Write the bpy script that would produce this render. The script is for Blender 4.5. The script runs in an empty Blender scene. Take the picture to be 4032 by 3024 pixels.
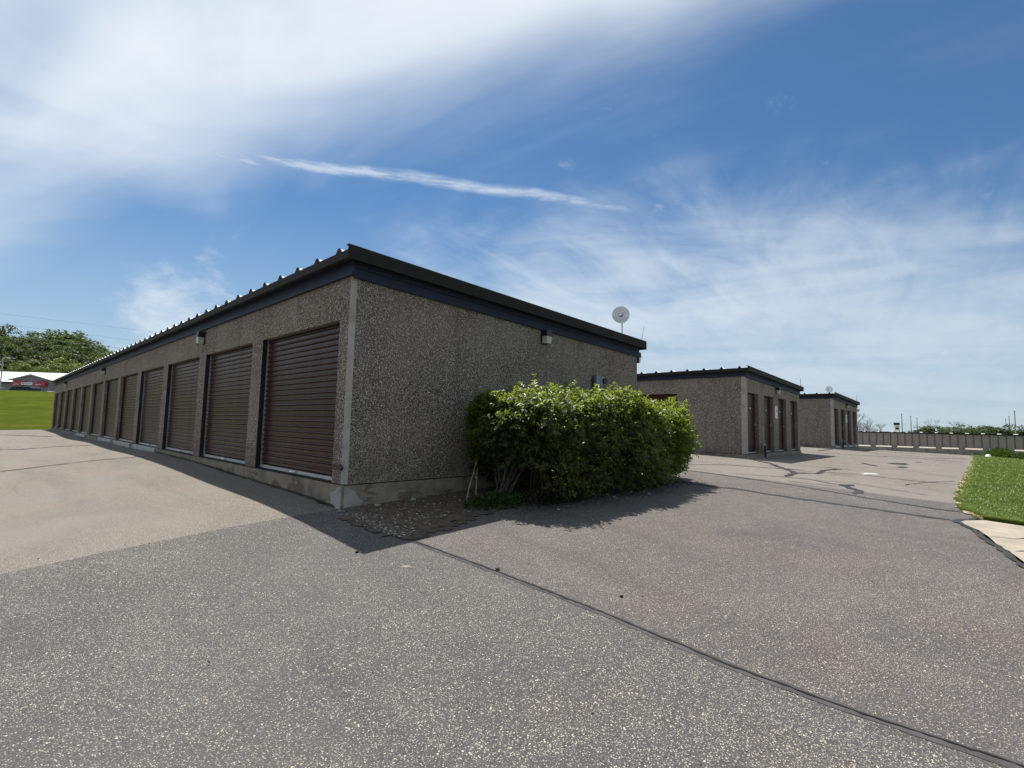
import bpy, bmesh, math, random
import numpy as np
from mathutils import Vector, Matrix
from mathutils.geometry import delaunay_2d_cdt
random.seed(7); rng = np.random.default_rng(7)
S = bpy.context.scene; C = S.collection; PI = math.pi

# ------------------------------------------------------------ camera
CAM = Vector((-3.13821, -5.81442, 1.46440))
cR = Vector((0.68764, -0.725684, 0.023102)); cU = Vector((-0.075585, -0.039904, 0.996341)); cF = Vector((0.722107, 0.68687, 0.08229))
cd = bpy.data.cameras.new('camera'); cam = bpy.data.objects.new('camera', cd); C.objects.link(cam)
cd.sensor_width = 36.0; cd.lens = 17.708; cd.clip_start = 0.05; cd.clip_end = 4000
m = Matrix(((cR.x, cU.x, -cF.x), (cR.y, cU.y, -cF.y), (cR.z, cU.z, -cF.z))).to_4x4(); m.translation = CAM
cam.matrix_world = m; S.camera = cam

# ------------------------------------------------------------ light
SUND = Vector((0.14, 0.43, 1.0)).normalized()
sun_el = math.asin(SUND.z); sun_az = math.atan2(SUND.x, SUND.y)
sl = bpy.data.lights.new('sun', 'SUN'); sl.energy = 5.0; sl.angle = math.radians(0.53); sl.color = (1.0, 0.945, 0.865)
sun = bpy.data.objects.new('sun', sl); C.objects.link(sun); sun.rotation_euler = SUND.to_track_quat('Z', 'Y').to_euler()
S.view_settings.view_transform = 'Standard'; S.view_settings.look = 'None'; S.view_settings.gamma = 1.0
S.view_settings.use_curve_mapping = False; S.view_settings.exposure = 0.56

class NT:
    """tiny node-tree helper"""
    def __init__(s, nt): s.nt = nt; s.n = nt.nodes; s.l = nt.links
    def add(s, t, ins=None, **kw):
        n = s.n.new(t)
        for k, v in kw.items(): setattr(n, k, v)
        for k, v in (ins or {}).items():
            i = n.inputs[k]
            if isinstance(v, bpy.types.NodeSocket): s.l.new(v, i)
            else: i.default_value = v
        return n
    def math(s, op, a, b=0.0, clamp=False):
        n = s.n.new('ShaderNodeMath'); n.operation = op; n.use_clamp = clamp
        for i, v in ((0, a), (1, b)):
            if isinstance(v, bpy.types.NodeSocket): s.l.new(v, n.inputs[i])
            else: n.inputs[i].default_value = v
        return n.outputs[0]
    def sm(s, v, a, b, c=0.0, d=1.0):
        n = s.n.new('ShaderNodeMapRange'); n.interpolation_type = 'SMOOTHSTEP'
        s.l.new(v, n.inputs[0]); n.inputs[1].default_value = a; n.inputs[2].default_value = b; n.inputs[3].default_value = c; n.inputs[4].default_value = d
        return n.outputs[0]
    def mix(s, f, a, b, mode='MIX'):
        n = s.n.new('ShaderNodeMix'); n.data_type = 'RGBA'; n.blend_type = mode
        for i, v in ((0, f), (6, a), (7, b)):
            if isinstance(v, bpy.types.NodeSocket): s.l.new(v, n.inputs[i])
            elif i: n.inputs[i].default_value = (*v, 1.0) if len(v) == 3 else v
            else: n.inputs[i].default_value = v
        return n.outputs[2]
    def noise(s, vec, scale, detail=4, rough=0.55, dist=0.0):
        n = s.n.new('ShaderNodeTexNoise'); s.l.new(vec, n.inputs['Vector'])
        n.inputs['Scale'].default_value = scale; n.inputs['Detail'].default_value = detail; n.inputs['Roughness'].default_value = rough; n.inputs['Distortion'].default_value = dist
        return n.outputs[0]
    def vor(s, vec, scale, feature='F1'):
        n = s.n.new('ShaderNodeTexVoronoi'); n.feature = feature; s.l.new(vec, n.inputs['Vector']); n.inputs['Scale'].default_value = scale
        return n
    def mapv(s, vec, scale=(1, 1, 1), rot=(0, 0, 0), loc=(0, 0, 0)):
        n = s.n.new('ShaderNodeMapping'); s.l.new(vec, n.inputs[0]); n.inputs[1].default_value = loc; n.inputs[2].default_value = rot; n.inputs[3].default_value = scale
        return n.outputs[0]

# ------------------------------------------------------------ world
W = bpy.data.worlds.new('World'); S.world = W; W.use_nodes = True
w = NT(W.node_tree); w.n.clear()
sky = w.add('ShaderNodeTexSky', sky_type='NISHITA', sun_disc=False, sun_elevation=sun_el, sun_rotation=sun_az, altitude=250.0, air_density=1.0, dust_density=0.5, ozone_density=2.2)
tc = w.add('ShaderNodeTexCoord'); D = tc.outputs['Generated']
sep = w.add('ShaderNodeSeparateXYZ', {0: D}); X_, Y_, Z_ = sep.outputs
def dotd(v):
    n = w.add('ShaderNodeVectorMath', {0: D, 1: Vector(v).normalized()}, operation='DOT_PRODUCT'); return n.outputs['Value']
def blob(v, deg, amp):
    c0 = math.cos(math.radians(deg)); return w.sm(dotd(v), c0, 1.0 - (1.0 - c0) * 0.05, 0.0, amp)
zc = w.math('ADD', w.math('MAXIMUM', Z_, 0.0), 0.16)
P = w.add('ShaderNodeCombineXYZ', {0: w.math('DIVIDE', X_, zc), 1: w.math('DIVIDE', Y_, zc), 2: 0.0}).outputs[0]
Pw = w.mapv(P, (1, 1, 1), (0, 0, math.radians(-19.3)))
sx = w.add('ShaderNodeSeparateXYZ', {0: Pw}).outputs
nA = w.noise(w.mapv(Pw, (1.9, 0.6, 1)), 1.1, 5, 0.50, 0.9)
nB = w.noise(w.mapv(Pw, (3.2, 0.9, 1)), 1.7, 6, 0.58, 1.3)
nC = w.noise(w.mapv(P, (1, 1, 1)), 1.5, 6, 0.52, 0.8)
nE = w.noise(w.mapv(P, (0.7, 1.9, 1), (0, 0, -0.35)), 2.6, 7, 0.58, 1.2)
nE = w.math('ADD', w.math('MULTIPLY', w.math('SUBTRACT', nE, 0.5), w.sm(sx[0], 1.15, 1.7)), 0.5)
field = w.math('ADD', w.math('ADD', w.math('MULTIPLY', nA, 0.42), w.math('MULTIPLY', nB, 0.06)), w.math('ADD', w.math('MULTIPLY', nC, 0.26), w.math('MULTIPLY', nE, 0.26)))
rp = w.n.new('ShaderNodeValToRGB'); rp.color_ramp.interpolation = 'B_SPLINE'; e_ = rp.color_ramp.elements
st = [(0.0, .66), (.14, .72), (.19, .86), (.25, .92), (.285, .68), (.335, .42), (.41, .20), (.50, .20), (.60, .38), (.72, .52), (1.0, .56)]
while len(e_) < len(st): e_.new(.5)
for i_, (p_, v_) in enumerate(st): e_[i_].position = p_; e_[i_].color = (v_, v_, v_, 1)
w.l.new(w.math('DIVIDE', w.math('ADD', sx[0], w.math('MULTIPLY', w.math('SUBTRACT', nC, 0.5), 0.30)), 3.0), rp.inputs[0])
mask = rp.outputs[0]
for v, dg, a in (((0.10, 0.97, 0.21), 12, -0.34), ((0.35, 0.89, 0.28), 9, -0.16), ((0.95, 0.20, 0.24), 16, 0.14), ((0.80, 0.55, 0.26), 12, 0.10), ((-0.2, 0.2, 1.0), 35, 0.1)):
    mask = w.math('ADD', mask, blob(v, dg, a))
mask = w.math('SUBTRACT', mask, blob((0.82, -0.02, 0.60), 24, 0.22))
dens = w.sm(w.math('ADD', w.math('MULTIPLY', w.math('SUBTRACT', field, 0.50), 2.0), mask), 0.12, 1.08)
# small cumulus bank above the eaves on the left
nD = w.noise(w.mapv(D, (1, 1, 1.8)), 9.0, 7, 0.60, 0.3)
cum = w.sm(w.math('ADD', nD, w.math('ADD', blob((0.235, 0.955, 0.150), 8.5, 0.34), blob((0.38, 0.90, 0.175), 6.0, 0.22))), 0.62, 0.98)
# old contrail: a thin ragged great-circle band
d1 = Vector((0.204, 0.885, 0.419)); d2 = Vector((0.897, 0.271, 0.35)); nrm = d1.cross(d2).normalized()
wob = w.math('MULTIPLY', w.math('SUBTRACT', w.noise(D, 3.5, 5, 0.6), 0.5), 0.035)
off = w.math('ABSOLUTE', w.math('ADD', w.math('ADD', dotd(nrm), 0.0), wob))
tex = w.noise(w.mapv(D, (2, 2, 14)), 6.0, 5, 0.7)
band = w.math('MULTIPLY', w.sm(off, 0.015, 0.0), w.sm(tex, 0.30, 0.66, 0.25, 1.0))
dm = (d1 + d2).normalized()
band = w.math('MULTIPLY', band, w.sm(dotd((0.40, 0.80, 0.44)), math.cos(math.radians(38)), math.cos(math.radians(20)), 0.0, 0.66))
cl = w.math('MAXIMUM', w.math('MAXIMUM', dens, w.math('MULTIPLY', cum, 0.80)), band, True)
cl = w.math('MULTIPLY', cl, 0.90)
haze = w.sm(Z_, 0.42, -0.02, 0.0, 0.70)
col = w.mix(1.0, sky.outputs[0], (0.68, 1.00, 1.19), 'MULTIPLY')
col = w.mix(haze, col, (6.3, 7.5, 8.6))
# clouds thin and bright towards the sun, greyer away from it
cb = w.sm(dotd(SUND), 0.2, 0.95, 0.0, 1.0)
ccol = w.mix(cb, (7.2, 8.3, 9.4), (11.2, 11.9, 12.4))
col = w.mix(cl, col, ccol)
bg = w.add('ShaderNodeBackground', {0: col, 1: 0.057}); out = w.add('ShaderNodeOutputWorld', {0: bg.outputs[0]})

# ------------------------------------------------------------ tags and mesh helpers
def tag(o, label=None, cat=None, group=None, kind=None):
    if label: o['label'] = label
    if cat: o['category'] = cat
    if group: o['group'] = group
    if kind: o['kind'] = kind
    return o
def empty(name, loc=(0, 0, 0), rz=0.0):
    o = bpy.data.objects.new(name, None); C.objects.link(o); o.location = loc; o.rotation_euler = (0, 0, rz); o.empty_display_size = 0.2; return o
def link(name, me, mat=None, parent=None, loc=None, rot=None):
    if mat is not None and not me.materials:
        for mm in (mat if isinstance(mat, (list, tuple)) else [mat]): me.materials.append(mm)
    o = bpy.data.objects.new(name, me); C.objects.link(o)
    if parent: o.parent = parent
    if loc is not None: o.location = loc
    if rot is not None: o.rotation_euler = rot
    return o
class MB:
    def __init__(s): s.v = []; s.f = []; s.mi = []
    def poly(s, pts, mi=0):
        b = len(s.v); s.v += [tuple(p) for p in pts]; s.f.append(tuple(range(b, b + len(pts)))); s.mi.append(mi); return s
    def box(s, x0, x1, y0, y1, z0, z1, mi=0):
        b = len(s.v); s.v += [(x, y, z) for z in (z0, z1) for y in (y0, y1) for x in (x0, x1)]
        for f in ((0, 2, 3, 1), (4, 5, 7, 6), (0, 1, 5, 4), (1, 3, 7, 5), (3, 2, 6, 7), (2, 0, 4, 6)): s.f.append(tuple(b + i for i in f)); s.mi.append(mi)
        return s
    def hexa(s, lo, hi, mi=0):
        """lo, hi: four corner points each, counter-clockwise from above"""
        b = len(s.v); s.v += [tuple(p) for p in lo] + [tuple(p) for p in hi]
        for f in ((3, 2, 1, 0), (4, 5, 6, 7), (0, 1, 5, 4), (1, 2, 6, 5), (2, 3, 7, 6), (3, 0, 4, 7)): s.f.append(tuple(b + i for i in f)); s.mi.append(mi)
        return s
    def sweep(s, prof, a, b_, closed=True, mi=0, caps=True):
        """prof: list of 3D offsets; swept from a to b_"""
        n = len(prof); b = len(s.v); a = Vector(a); b_ = Vector(b_)
        s.v += [tuple(a + Vector(p)) for p in prof] + [tuple(b_ + Vector(p)) for p in prof]
        for i in range(n if closed else n - 1):
            j = (i + 1) % n; s.f.append((b + i, b + j, b + n + j, b + n + i)); s.mi.append(mi)
        if closed and caps: s.f.append(tuple(b + i for i in reversed(range(n)))); s.f.append(tuple(b + n + i for i in range(n))); s.mi += [mi, mi]
        return s
    def tube(s, pts, rad, seg=6, mi=0, caps=True):
        pts = [Vector(p) for p in pts]; b = len(s.v); up = None
        if not isinstance(rad, (list, tuple)): rad = [rad] * len(pts)
        for i, p in enumerate(pts):
            d = (pts[min(i + 1, len(pts) - 1)] - pts[max(i - 1, 0)]).normalized()
            r = d.orthogonal() if up is None else (up - d * up.dot(d))
            if r.length < 1e-6: r = d.orthogonal()
            r.normalize(); up = r; q = d.cross(r)
            for k in range(seg):
                t = 2 * PI * k / seg; s.v.append(tuple(p + (r * math.cos(t) + q * math.sin(t)) * rad[i]))
        for i in range(len(pts) - 1):
            for k in range(seg):
                k2 = (k + 1) % seg; s.f.append((b + i * seg + k, b + i * seg + k2, b + (i + 1) * seg + k2, b + (i + 1) * seg + k)); s.mi.append(mi)
        if caps: s.f.append(tuple(b + k for k in reversed(range(seg)))); s.f.append(tuple(b + (len(pts) - 1) * seg + k for k in range(seg))); s.mi += [mi, mi]
        return s
    def mesh(s, name, smooth=False):
        me = bpy.data.meshes.new(name); me.from_pydata(s.v, [], s.f); me.polygons.foreach_set('material_index', s.mi)
        if smooth: me.polygons.foreach_set('use_smooth', [True] * len(s.f))
        me.update(); return me
    def obj(s, name, mat, parent=None, loc=None, rot=None, smooth=False):
        me = s.mesh(name, smooth)
        for mm in (mat if isinstance(mat, (list, tuple)) else [mat]): me.materials.append(mm)
        return link(name, me, None, parent, loc, rot)
def npmesh(name, V, F):
    """V (n,3); F (m,k) numpy"""
    me = bpy.data.meshes.new(name); n = len(V); mF, k = F.shape
    me.vertices.add(n); me.vertices.foreach_set('co', np.asarray(V, np.float32).ravel())
    me.loops.add(mF * k); me.loops.foreach_set('vertex_index', F.astype(np.int32).ravel())
    me.polygons.add(mF); me.polygons.foreach_set('loop_start', np.arange(0, mF * k, k, dtype=np.int32)); me.polygons.foreach_set('loop_total', np.full(mF, k, np.int32))
    me.update(calc_edges=True); return me

# ------------------------------------------------------------ materials
def newmat(name):
    m = bpy.data.materials.new(name); m.use_nodes = True; t = NT(m.node_tree); t.n.clear()
    o = t.add('ShaderNodeOutputMaterial'); b = t.add('ShaderNodeBsdfPrincipled'); t.l.new(b.outputs[0], o.inputs[0])
    t.co = t.add('ShaderNodeTexCoord').outputs['Object']; t.b = b; t.o = o; return m, t
def setc(t, col=None, rough=None, bump=None, bs=0.5, bd=0.01, metal=None, spec=None):
    for k, v in (('Base Color', col), ('Roughness', rough), ('Metallic', metal), ('Specular IOR Level', spec)):
        if v is None: continue
        if isinstance(v, bpy.types.NodeSocket): t.l.new(v, t.b.inputs[k])
        else: t.b.inputs[k].default_value = (*v, 1.0) if isinstance(v, tuple) else v
    if bump is not None:
        n = t.add('ShaderNodeBump', {'Strength': bs, 'Distance': bd, 'Height': bump}); t.l.new(n.outputs[0], t.b.inputs['Normal'])
def ramp(t, fac, stops, interp='LINEAR'):
    n = t.n.new('ShaderNodeValToRGB'); n.color_ramp.interpolation = interp; e = n.color_ramp.elements
    while len(e) < len(stops): e.new(0.5)
    for i, (p, c) in enumerate(stops): e[i].position = p; e[i].color = (*c, 1.0)
    t.l.new(fac, n.inputs[0]); return n.outputs[0]
def mat_plain(name, col, rough=0.6, metal=0.0, var=0.15, scale=6.0, bump=0.0, spec=None):
    m, t = newmat(name); n = t.noise(t.co, scale, 5, 0.6)
    c = t.mix(t.sm(n, 0.3, 0.7), tuple(x * (1 - var) for x in col), tuple(min(1, x * (1 + var)) for x in col))
    setc(t, c, rough, n if bump else None, bump, 0.01, metal, spec); return m
def mat_aggregate():
    m, t = newmat('exposed_aggregate')
    jit = t.noise(t.co, 30.0, 2); v = t.vor(t.co, 64.0); v2 = t.vor(t.co, 120.0)
    cs = t.add('ShaderNodeSeparateColor', {0: v.outputs['Color']})
    stone = ramp(t, cs.outputs[0], [(0.0, (0.14, 0.113, 0.094)), (0.13, (0.46, 0.37, 0.295)), (0.36, (0.60, 0.495, 0.395)), (0.54, (0.25, 0.205, 0.172)), (0.66, (0.66, 0.57, 0.47)), (0.82, (0.48, 0.345, 0.28)), (0.92, (0.84, 0.75, 0.63))], 'CONSTANT')
    edge = t.sm(v.outputs['Distance'], 0.28, 0.62)
    col = t.mix(edge, stone, (0.125, 0.104, 0.087))
    big = t.noise(t.co, 0.9, 5, 0.6); streak = t.noise(t.mapv(t.co, (3.0, 3.0, 0.35)), 1.6, 5, 0.6)
    col = t.mix(t.sm(big, 0.35, 0.68, 0.0, 0.28), col, (0.46, 0.39, 0.33))
    col = t.mix(t.sm(streak, 0.52, 0.74, 0.0, 0.48), col, (0.13, 0.105, 0.085))
    z = t.add('ShaderNodeSeparateXYZ', {0: t.co}).outputs[2]
    col = t.mix(t.math('MULTIPLY', t.sm(z, 1.25, 0.70), t.sm(t.noise(t.co, 2.5, 4), 0.35, 0.6, 0.0, 0.35)), col, (0.09, 0.078, 0.065))
    h = t.math('ADD', t.math('MULTIPLY', t.math('SUBTRACT', 1.0, v.outputs['Distance']), 1.0), t.math('MULTIPLY', jit, 0.3))
    setc(t, col, 0.88, h, 1.0, 0.02, spec=0.25); return m
def mat_concrete(name='plain_concrete', base=(0.30, 0.275, 0.235), dark=(0.14, 0.125, 0.105), patch=None):
    m, t = newmat(name); a = t.noise(t.co, 3.0, 6, 0.65); b = t.noise(t.co, 40.0, 4, 0.6); c = t.noise(t.mapv(t.co, (1.5, 1.5, 5.0)), 1.3, 5, 0.6)
    col = t.mix(t.sm(a, 0.35, 0.7), base, dark); col = t.mix(t.sm(b, 0.4, 0.7, 0.0, 0.25), col, tuple(x * 0.6 for x in base))
    h = t.math('ADD', t.math('MULTIPLY', a, 0.4), t.math('MULTIPLY', b, 0.25))
    if patch:   # a render coat that has flaked off in shapes of its own
        k = t.sm(t.math('ADD', c, t.math('MULTIPLY', t.add('ShaderNodeSeparateXYZ', {0: t.co}).outputs[2], 0.35)), 0.615, 0.635)
        col = t.mix(k, tuple(patch), col); h = t.math('ADD', h, t.math('MULTIPLY', k, 1.2))
    setc(t, col, 0.9, h, 0.6, 0.012, spec=0.25); return m
def mat_asphalt(name, binder, mid, light, tint, dens=0.5, tintf=0.45, big=0.055, dark2=None):
    m, t = newmat(name)
    v = t.vor(t.co, 125.0); c = t.add('ShaderNodeSeparateColor', {0: v.outputs['Color']})
    v3 = t.vor(t.co, 210.0); c3 = t.add('ShaderNodeSeparateColor', {0: v3.outputs['Color']})
    wear = t.noise(t.co, 1.1, 5, 0.6, 0.3); wear2 = t.noise(t.co, 0.28, 4, 0.55)
    dn = t.math('ADD', t.sm(wear, 0.3, 0.7, -0.26, 0.22), dens)
    isst = t.math('LESS_THAN', c.outputs[0], dn)
    ins = t.sm(v.outputs['Distance'], 0.50, 0.26)
    stone = t.mix(t.math('POWER', c.outputs[1], 1.6), mid, light)
    base = t.mix(t.sm(c3.outputs[0], 0.45, 0.9, 0, 0.6), binder, mid)
    col = t.mix(t.math('MULTIPLY', isst, ins), base, stone)
    vb = t.vor(t.mapv(t.co, (1, 1, 1), (0, 0, 0.5), (3, 1, 0)), 78.0); cbb = t.add('ShaderNodeSeparateColor', {0: vb.outputs['Color']})
    pale = t.math('MULTIPLY', t.math('LESS_THAN', cbb.outputs[2], big), t.sm(vb.outputs['Distance'], 0.40, 0.26))
    col = t.mix(t.math('MULTIPLY', pale, t.math('ADD', t.math('MULTIPLY', cbb.outputs[0], 0.7), 0.3)), col, (0.66, 0.60, 0.50))
    dk = t.math('MULTIPLY', t.math('GREATER_THAN', cbb.outputs[2], 0.985), t.sm(vb.outputs['Distance'], 0.5, 0.3)); col = t.mix(dk, col, (0.015, 0.015, 0.017))
    col = t.mix(t.sm(wear2, 0.38, 0.62, 0, tintf), col, tint)
    ol = t.noise(t.mapv(t.co, (1.0, 0.5, 1)), 0.75, 4, 0.6, 0.6); col = t.mix(t.sm(ol, 0.55, 0.75, 0, 0.50), col, dark2 or binder)
    pk = t.noise(t.mapv(t.co, (1, 1, 1), (0, 0, 0), (7, 3, 0)), 0.9, 3, 0.5); col = t.mix(t.sm(pk, 0.5, 0.72, 0, 0.5), col, t.mix(1.0, col, (1.12, 0.99, 0.95), 'MULTIPLY'))
    dr = t.noise(t.mapv(t.co, (2.4, 0.3, 1), (0, 0, 0.5)), 0.8, 5, 0.62, 0.3); col = t.mix(t.sm(dr, 0.54, 0.68, 0, 0.32), col, t.mix(1.0, col, (0.62, 0.62, 0.64), 'MULTIPLY'))
    h = t.math('ADD', t.math('MULTIPLY', t.math('SUBTRACT', 0.7, v.outputs['Distance']), isst), t.math('MULTIPLY', c3.outputs[0], 0.15))
    setc(t, col, 0.86, h, 0.55, 0.006, spec=0.3); return m
def mat_leaf(name, c1, c2, trans=0.35, rough=0.42, scale=0.6, tcol=None):
    m, t = newmat(name); oi = t.add('ShaderNodeObjectInfo').outputs['Random']
    geo = t.add('ShaderNodeNewGeometry').outputs['Random Per Island']
    f = t.math('ADD', t.math('MULTIPLY', geo, 0.55), t.math('MULTIPLY', t.sm(t.noise(t.co, scale, 3), 0.3, 0.7), 0.45))
    col = t.mix(f, c1, c2)
    hs = t.add('ShaderNodeHueSaturation', {'Color': col, 'Hue': t.math('ADD', 0.485, t.math('MULTIPLY', oi, 0.03)), 'Saturation': t.math('ADD', 0.85, t.math('MULTIPLY', oi, 0.3)), 'Value': t.math('ADD', 0.75, t.math('MULTIPLY', oi, 0.5))}).outputs[0]
    setc(t, hs, rough, spec=0.4)
    tl = t.add('ShaderNodeBsdfTranslucent', {0: t.mix(0.6, hs, tcol or (0.20, 0.32, 0.03))}); mx = t.add('ShaderNodeMixShader', {0: trans, 1: t.b.outputs[0], 2: tl.outputs[0]}); t.l.new(mx.outputs[0], t.o.inputs[0]); return m
def mat_grass(name, c1, c2, c3, scale=1.0):
    m, t = newmat(name); a = t.noise(t.co, 0.35 * scale, 5, 0.6); b = t.noise(t.co, 3.0 * scale, 5, 0.7); c = t.noise(t.mapv(t.co, (1, 1, 0.3)), 26.0 * scale, 3, 0.7)
    col = t.mix(t.sm(a, 0.35, 0.65), c1, c2); col = t.mix(t.sm(b, 0.45, 0.7, 0, 0.55), col, c3); col = t.mix(t.sm(c, 0.35, 0.7, 0, 0.5), col, tuple(x * 0.5 for x in c1))
    setc(t, col, 0.9, t.math('ADD', t.math('MULTIPLY', b, 0.5), c), 0.9, 0.06, spec=0.0); return m
M = {}
M['agg'] = mat_aggregate()
M['conc'] = mat_concrete(); M['found'] = mat_concrete('foundation_concrete', (0.29, 0.24, 0.18), (0.16, 0.13, 0.10), (0.15, 0.12, 0.09))
M['joint'] = mat_concrete('corner_concrete', (0.42, 0.385, 0.34), (0.30, 0.27, 0.24))
M['patchc'] = mat_concrete('repair_mortar', (0.40, 0.375, 0.34), (0.22, 0.195, 0.17))
M['slab'] = mat_concrete('pale_concrete', (0.34, 0.30, 0.245), (0.24, 0.21, 0.17))
M['sill'] = mat_concrete('white_sill', (0.52, 0.51, 0.48), (0.30, 0.29, 0.27))
M['asph'] = mat_asphalt('new_asphalt', (0.048, 0.046, 0.046), (0.128, 0.123, 0.119), (0.50, 0.46, 0.395), (0.100, 0.096, 0.094), 0.60, 0.28, 0.055)
M['asph2'] = mat_asphalt('brown_asphalt', (0.051, 0.047, 0.046), (0.132, 0.122, 0.117), (0.50, 0.44, 0.38), (0.110, 0.100, 0.096), 0.62, 0.25, 0.055)
M['old'] = mat_asphalt('worn_tan_asphalt', (0.10, 0.088, 0.076), (0.20, 0.183, 0.158), (0.52, 0.475, 0.40), (0.17, 0.156, 0.138), 0.7, 0.6, 0.05, (0.105, 0.096, 0.088))
M['seal'] = mat_plain('crack_sealant', (0.036, 0.036, 0.040), 0.8, spec=0.15, var=0.25, scale=9, bump=0.3)
M['sealfade'] = mat_plain('faded_sealant', (0.066, 0.064, 0.066), 0.9, spec=0.1, var=0.25, scale=5, bump=0.2)
M['gap'] = mat_plain('black_gap', (0.006, 0.006, 0.007), 0.95)
M['tar'] = mat_plain('black_tar', (0.010, 0.010, 0.013), 0.5, bump=0.4, scale=30)
M['navy'] = mat_plain('dark_blue_fascia', (0.023, 0.028, 0.052), 0.6, var=0.12, scale=2.0, spec=0.2)
M['trim'] = mat_plain('dark_brown_trim', (0.022, 0.019, 0.016), 0.65, var=0.15, spec=0.15)
M['galv'] = mat_plain('glint_white_galvalume', (0.82, 0.83, 0.83), 0.40, metal=0.0, var=0.04)  # matte white puts the sun's glint on the bare metal into the colour
M['soff'] = mat_plain('dark_soffit', (0.012, 0.012, 0.015), 0.8)
def mat_door():
    m, t = newmat('brown_door_steel'); n = t.noise(t.mapv(t.co, (1, 1, 4)), 2.2, 5, 0.6); n2 = t.noise(t.co, 14, 4)
    c = t.mix(t.sm(n, 0.3, 0.7), (0.036, 0.0085, 0.006), (0.048, 0.014, 0.010)); c = t.mix(t.sm(n2, 0.58, 0.85, 0, 0.30), c, (0.065, 0.042, 0.032)); setc(t, c, t.sm(n2, 0.3, 0.8, 0.28, 0.42), spec=0.27); return m
M['door'] = mat_door()
M['silver'] = mat_plain('galvanized_steel', (0.42, 0.43, 0.46), 0.38, metal=0.5, var=0.08)
M['lens'] = mat_plain('prismatic_lens', (0.50, 0.48, 0.40), 0.25, var=0.1, scale=40)
M['black'] = mat_plain('black_metal', (0.012, 0.012, 0.014), 0.45)
M['rust'] = mat_plain('rusty_steel', (0.10, 0.045, 0.035), 0.8, var=0.4, scale=30, bump=0.4)
M['white'] = mat_plain('white_paint', (0.80, 0.80, 0.80), 0.5, var=0.04)
M['dish'] = mat_plain('grey_dish_paint', (0.42, 0.45, 0.48), 0.5, var=0.05)
M['meter'] = mat_plain('grey_meter_box', (0.20, 0.215, 0.24), 0.45, var=0.08)
M['glassd'] = mat_plain('dark_glass', (0.008, 0.009, 0.014), 0.25, spec=0.25)
M['soil'] = mat_plain('garden_soil', (0.072, 0.053, 0.038), 0.95, var=0.45, scale=12, bump=0.9)
M['stone'] = mat_plain('pale_gravel', (0.28, 0.25, 0.21), 0.8, var=0.35, scale=25)
M['bark'] = mat_plain('grey_bark', (0.10, 0.080, 0.064), 0.9, var=0.3, scale=18, bump=0.5)
M['hedge'] = mat_leaf('hedge_leaves', (0.008, 0.019, 0.007), (0.034, 0.056, 0.015), 0.36, 0.36, 1.2, (0.62, 0.78, 0.08))
M['leafA'] = mat_leaf('broad_leaves', (0.024, 0.040, 0.012), (0.070, 0.090, 0.022), 0.30, 0.6, 0.25)
M['leafD'] = mat_leaf('dark_leaves', (0.011, 0.022, 0.010), (0.034, 0.050, 0.018), 0.22, 0.6, 0.25)
M['leafY'] = mat_leaf('light_leaves', (0.072, 0.095, 0.018), (0.165, 0.19, 0.036), 0.32, 0.6, 0.25)
M['weed'] = mat_leaf('weed_leaves', (0.020, 0.040, 0.012), (0.055, 0.085, 0.022), 0.12, 0.6, 2.0)
M['grassL'] = mat_grass('sunny_lawn', (0.062, 0.084, 0.013), (0.092, 0.112, 0.018), (0.044, 0.060, 0.012))
M['grassR'] = mat_grass('verge_turf', (0.085, 0.118, 0.026), (0.115, 0.15, 0.030), (0.16, 0.15, 0.06), 2.0)
M['field'] = mat_grass('rough_ground', (0.08, 0.105, 0.035), (0.10, 0.12, 0.04), (0.12, 0.12, 0.06), 0.4)
M['blade'] = mat_leaf('grass_blades', (0.090, 0.135, 0.024), (0.23, 0.29, 0.070), 0.25, 0.45, 1.5, (0.24, 0.33, 0.07))
M['straw'] = mat_plain('dry_straw', (0.42, 0.34, 0.20), 0.9, var=0.3)
M['tan'] = mat_plain('tan_wall_panel', (0.29, 0.245, 0.215), 0.7, var=0.08, scale=3)
M['tand'] = mat_plain('brown_seam', (0.18, 0.14, 0.12), 0.8)
M['gwall'] = mat_plain('grey_siding', (0.23, 0.225, 0.235), 0.7, var=0.08)
M['red'] = mat_plain('red_awning', (0.36, 0.03, 0.05), 0.6, var=0.1)
M['wroof'] = mat_plain('white_metal_roof', (0.85, 0.86, 0.86), 0.45, var=0.02)
M['signw'] = mat_plain('white_sign', (0.75, 0.74, 0.70), 0.5, var=0.03)
M['carb'] = mat_plain('dark_blue_car_paint', (0.010, 0.012, 0.03), 0.35, spec=0.25)
M['cars'] = mat_plain('silver_trim', (0.50, 0.50, 0.52), 0.3)
M['tyre'] = mat_plain('tyre_rubber', (0.015, 0.015, 0.015), 0.9)
M['pole'] = mat_plain('steel_pole', (0.30, 0.30, 0.29), 0.6)
M['wire'] = mat_plain('wire', (0.35, 0.35, 0.33), 0.5)
M['wired'] = mat_plain('dark_wire', (0.05, 0.05, 0.05), 0.5)
M['dryedge'] = mat_plain('dry_edge_soil', (0.27, 0.215, 0.14), 0.95, var=0.5, scale=14, bump=0.6)

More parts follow.
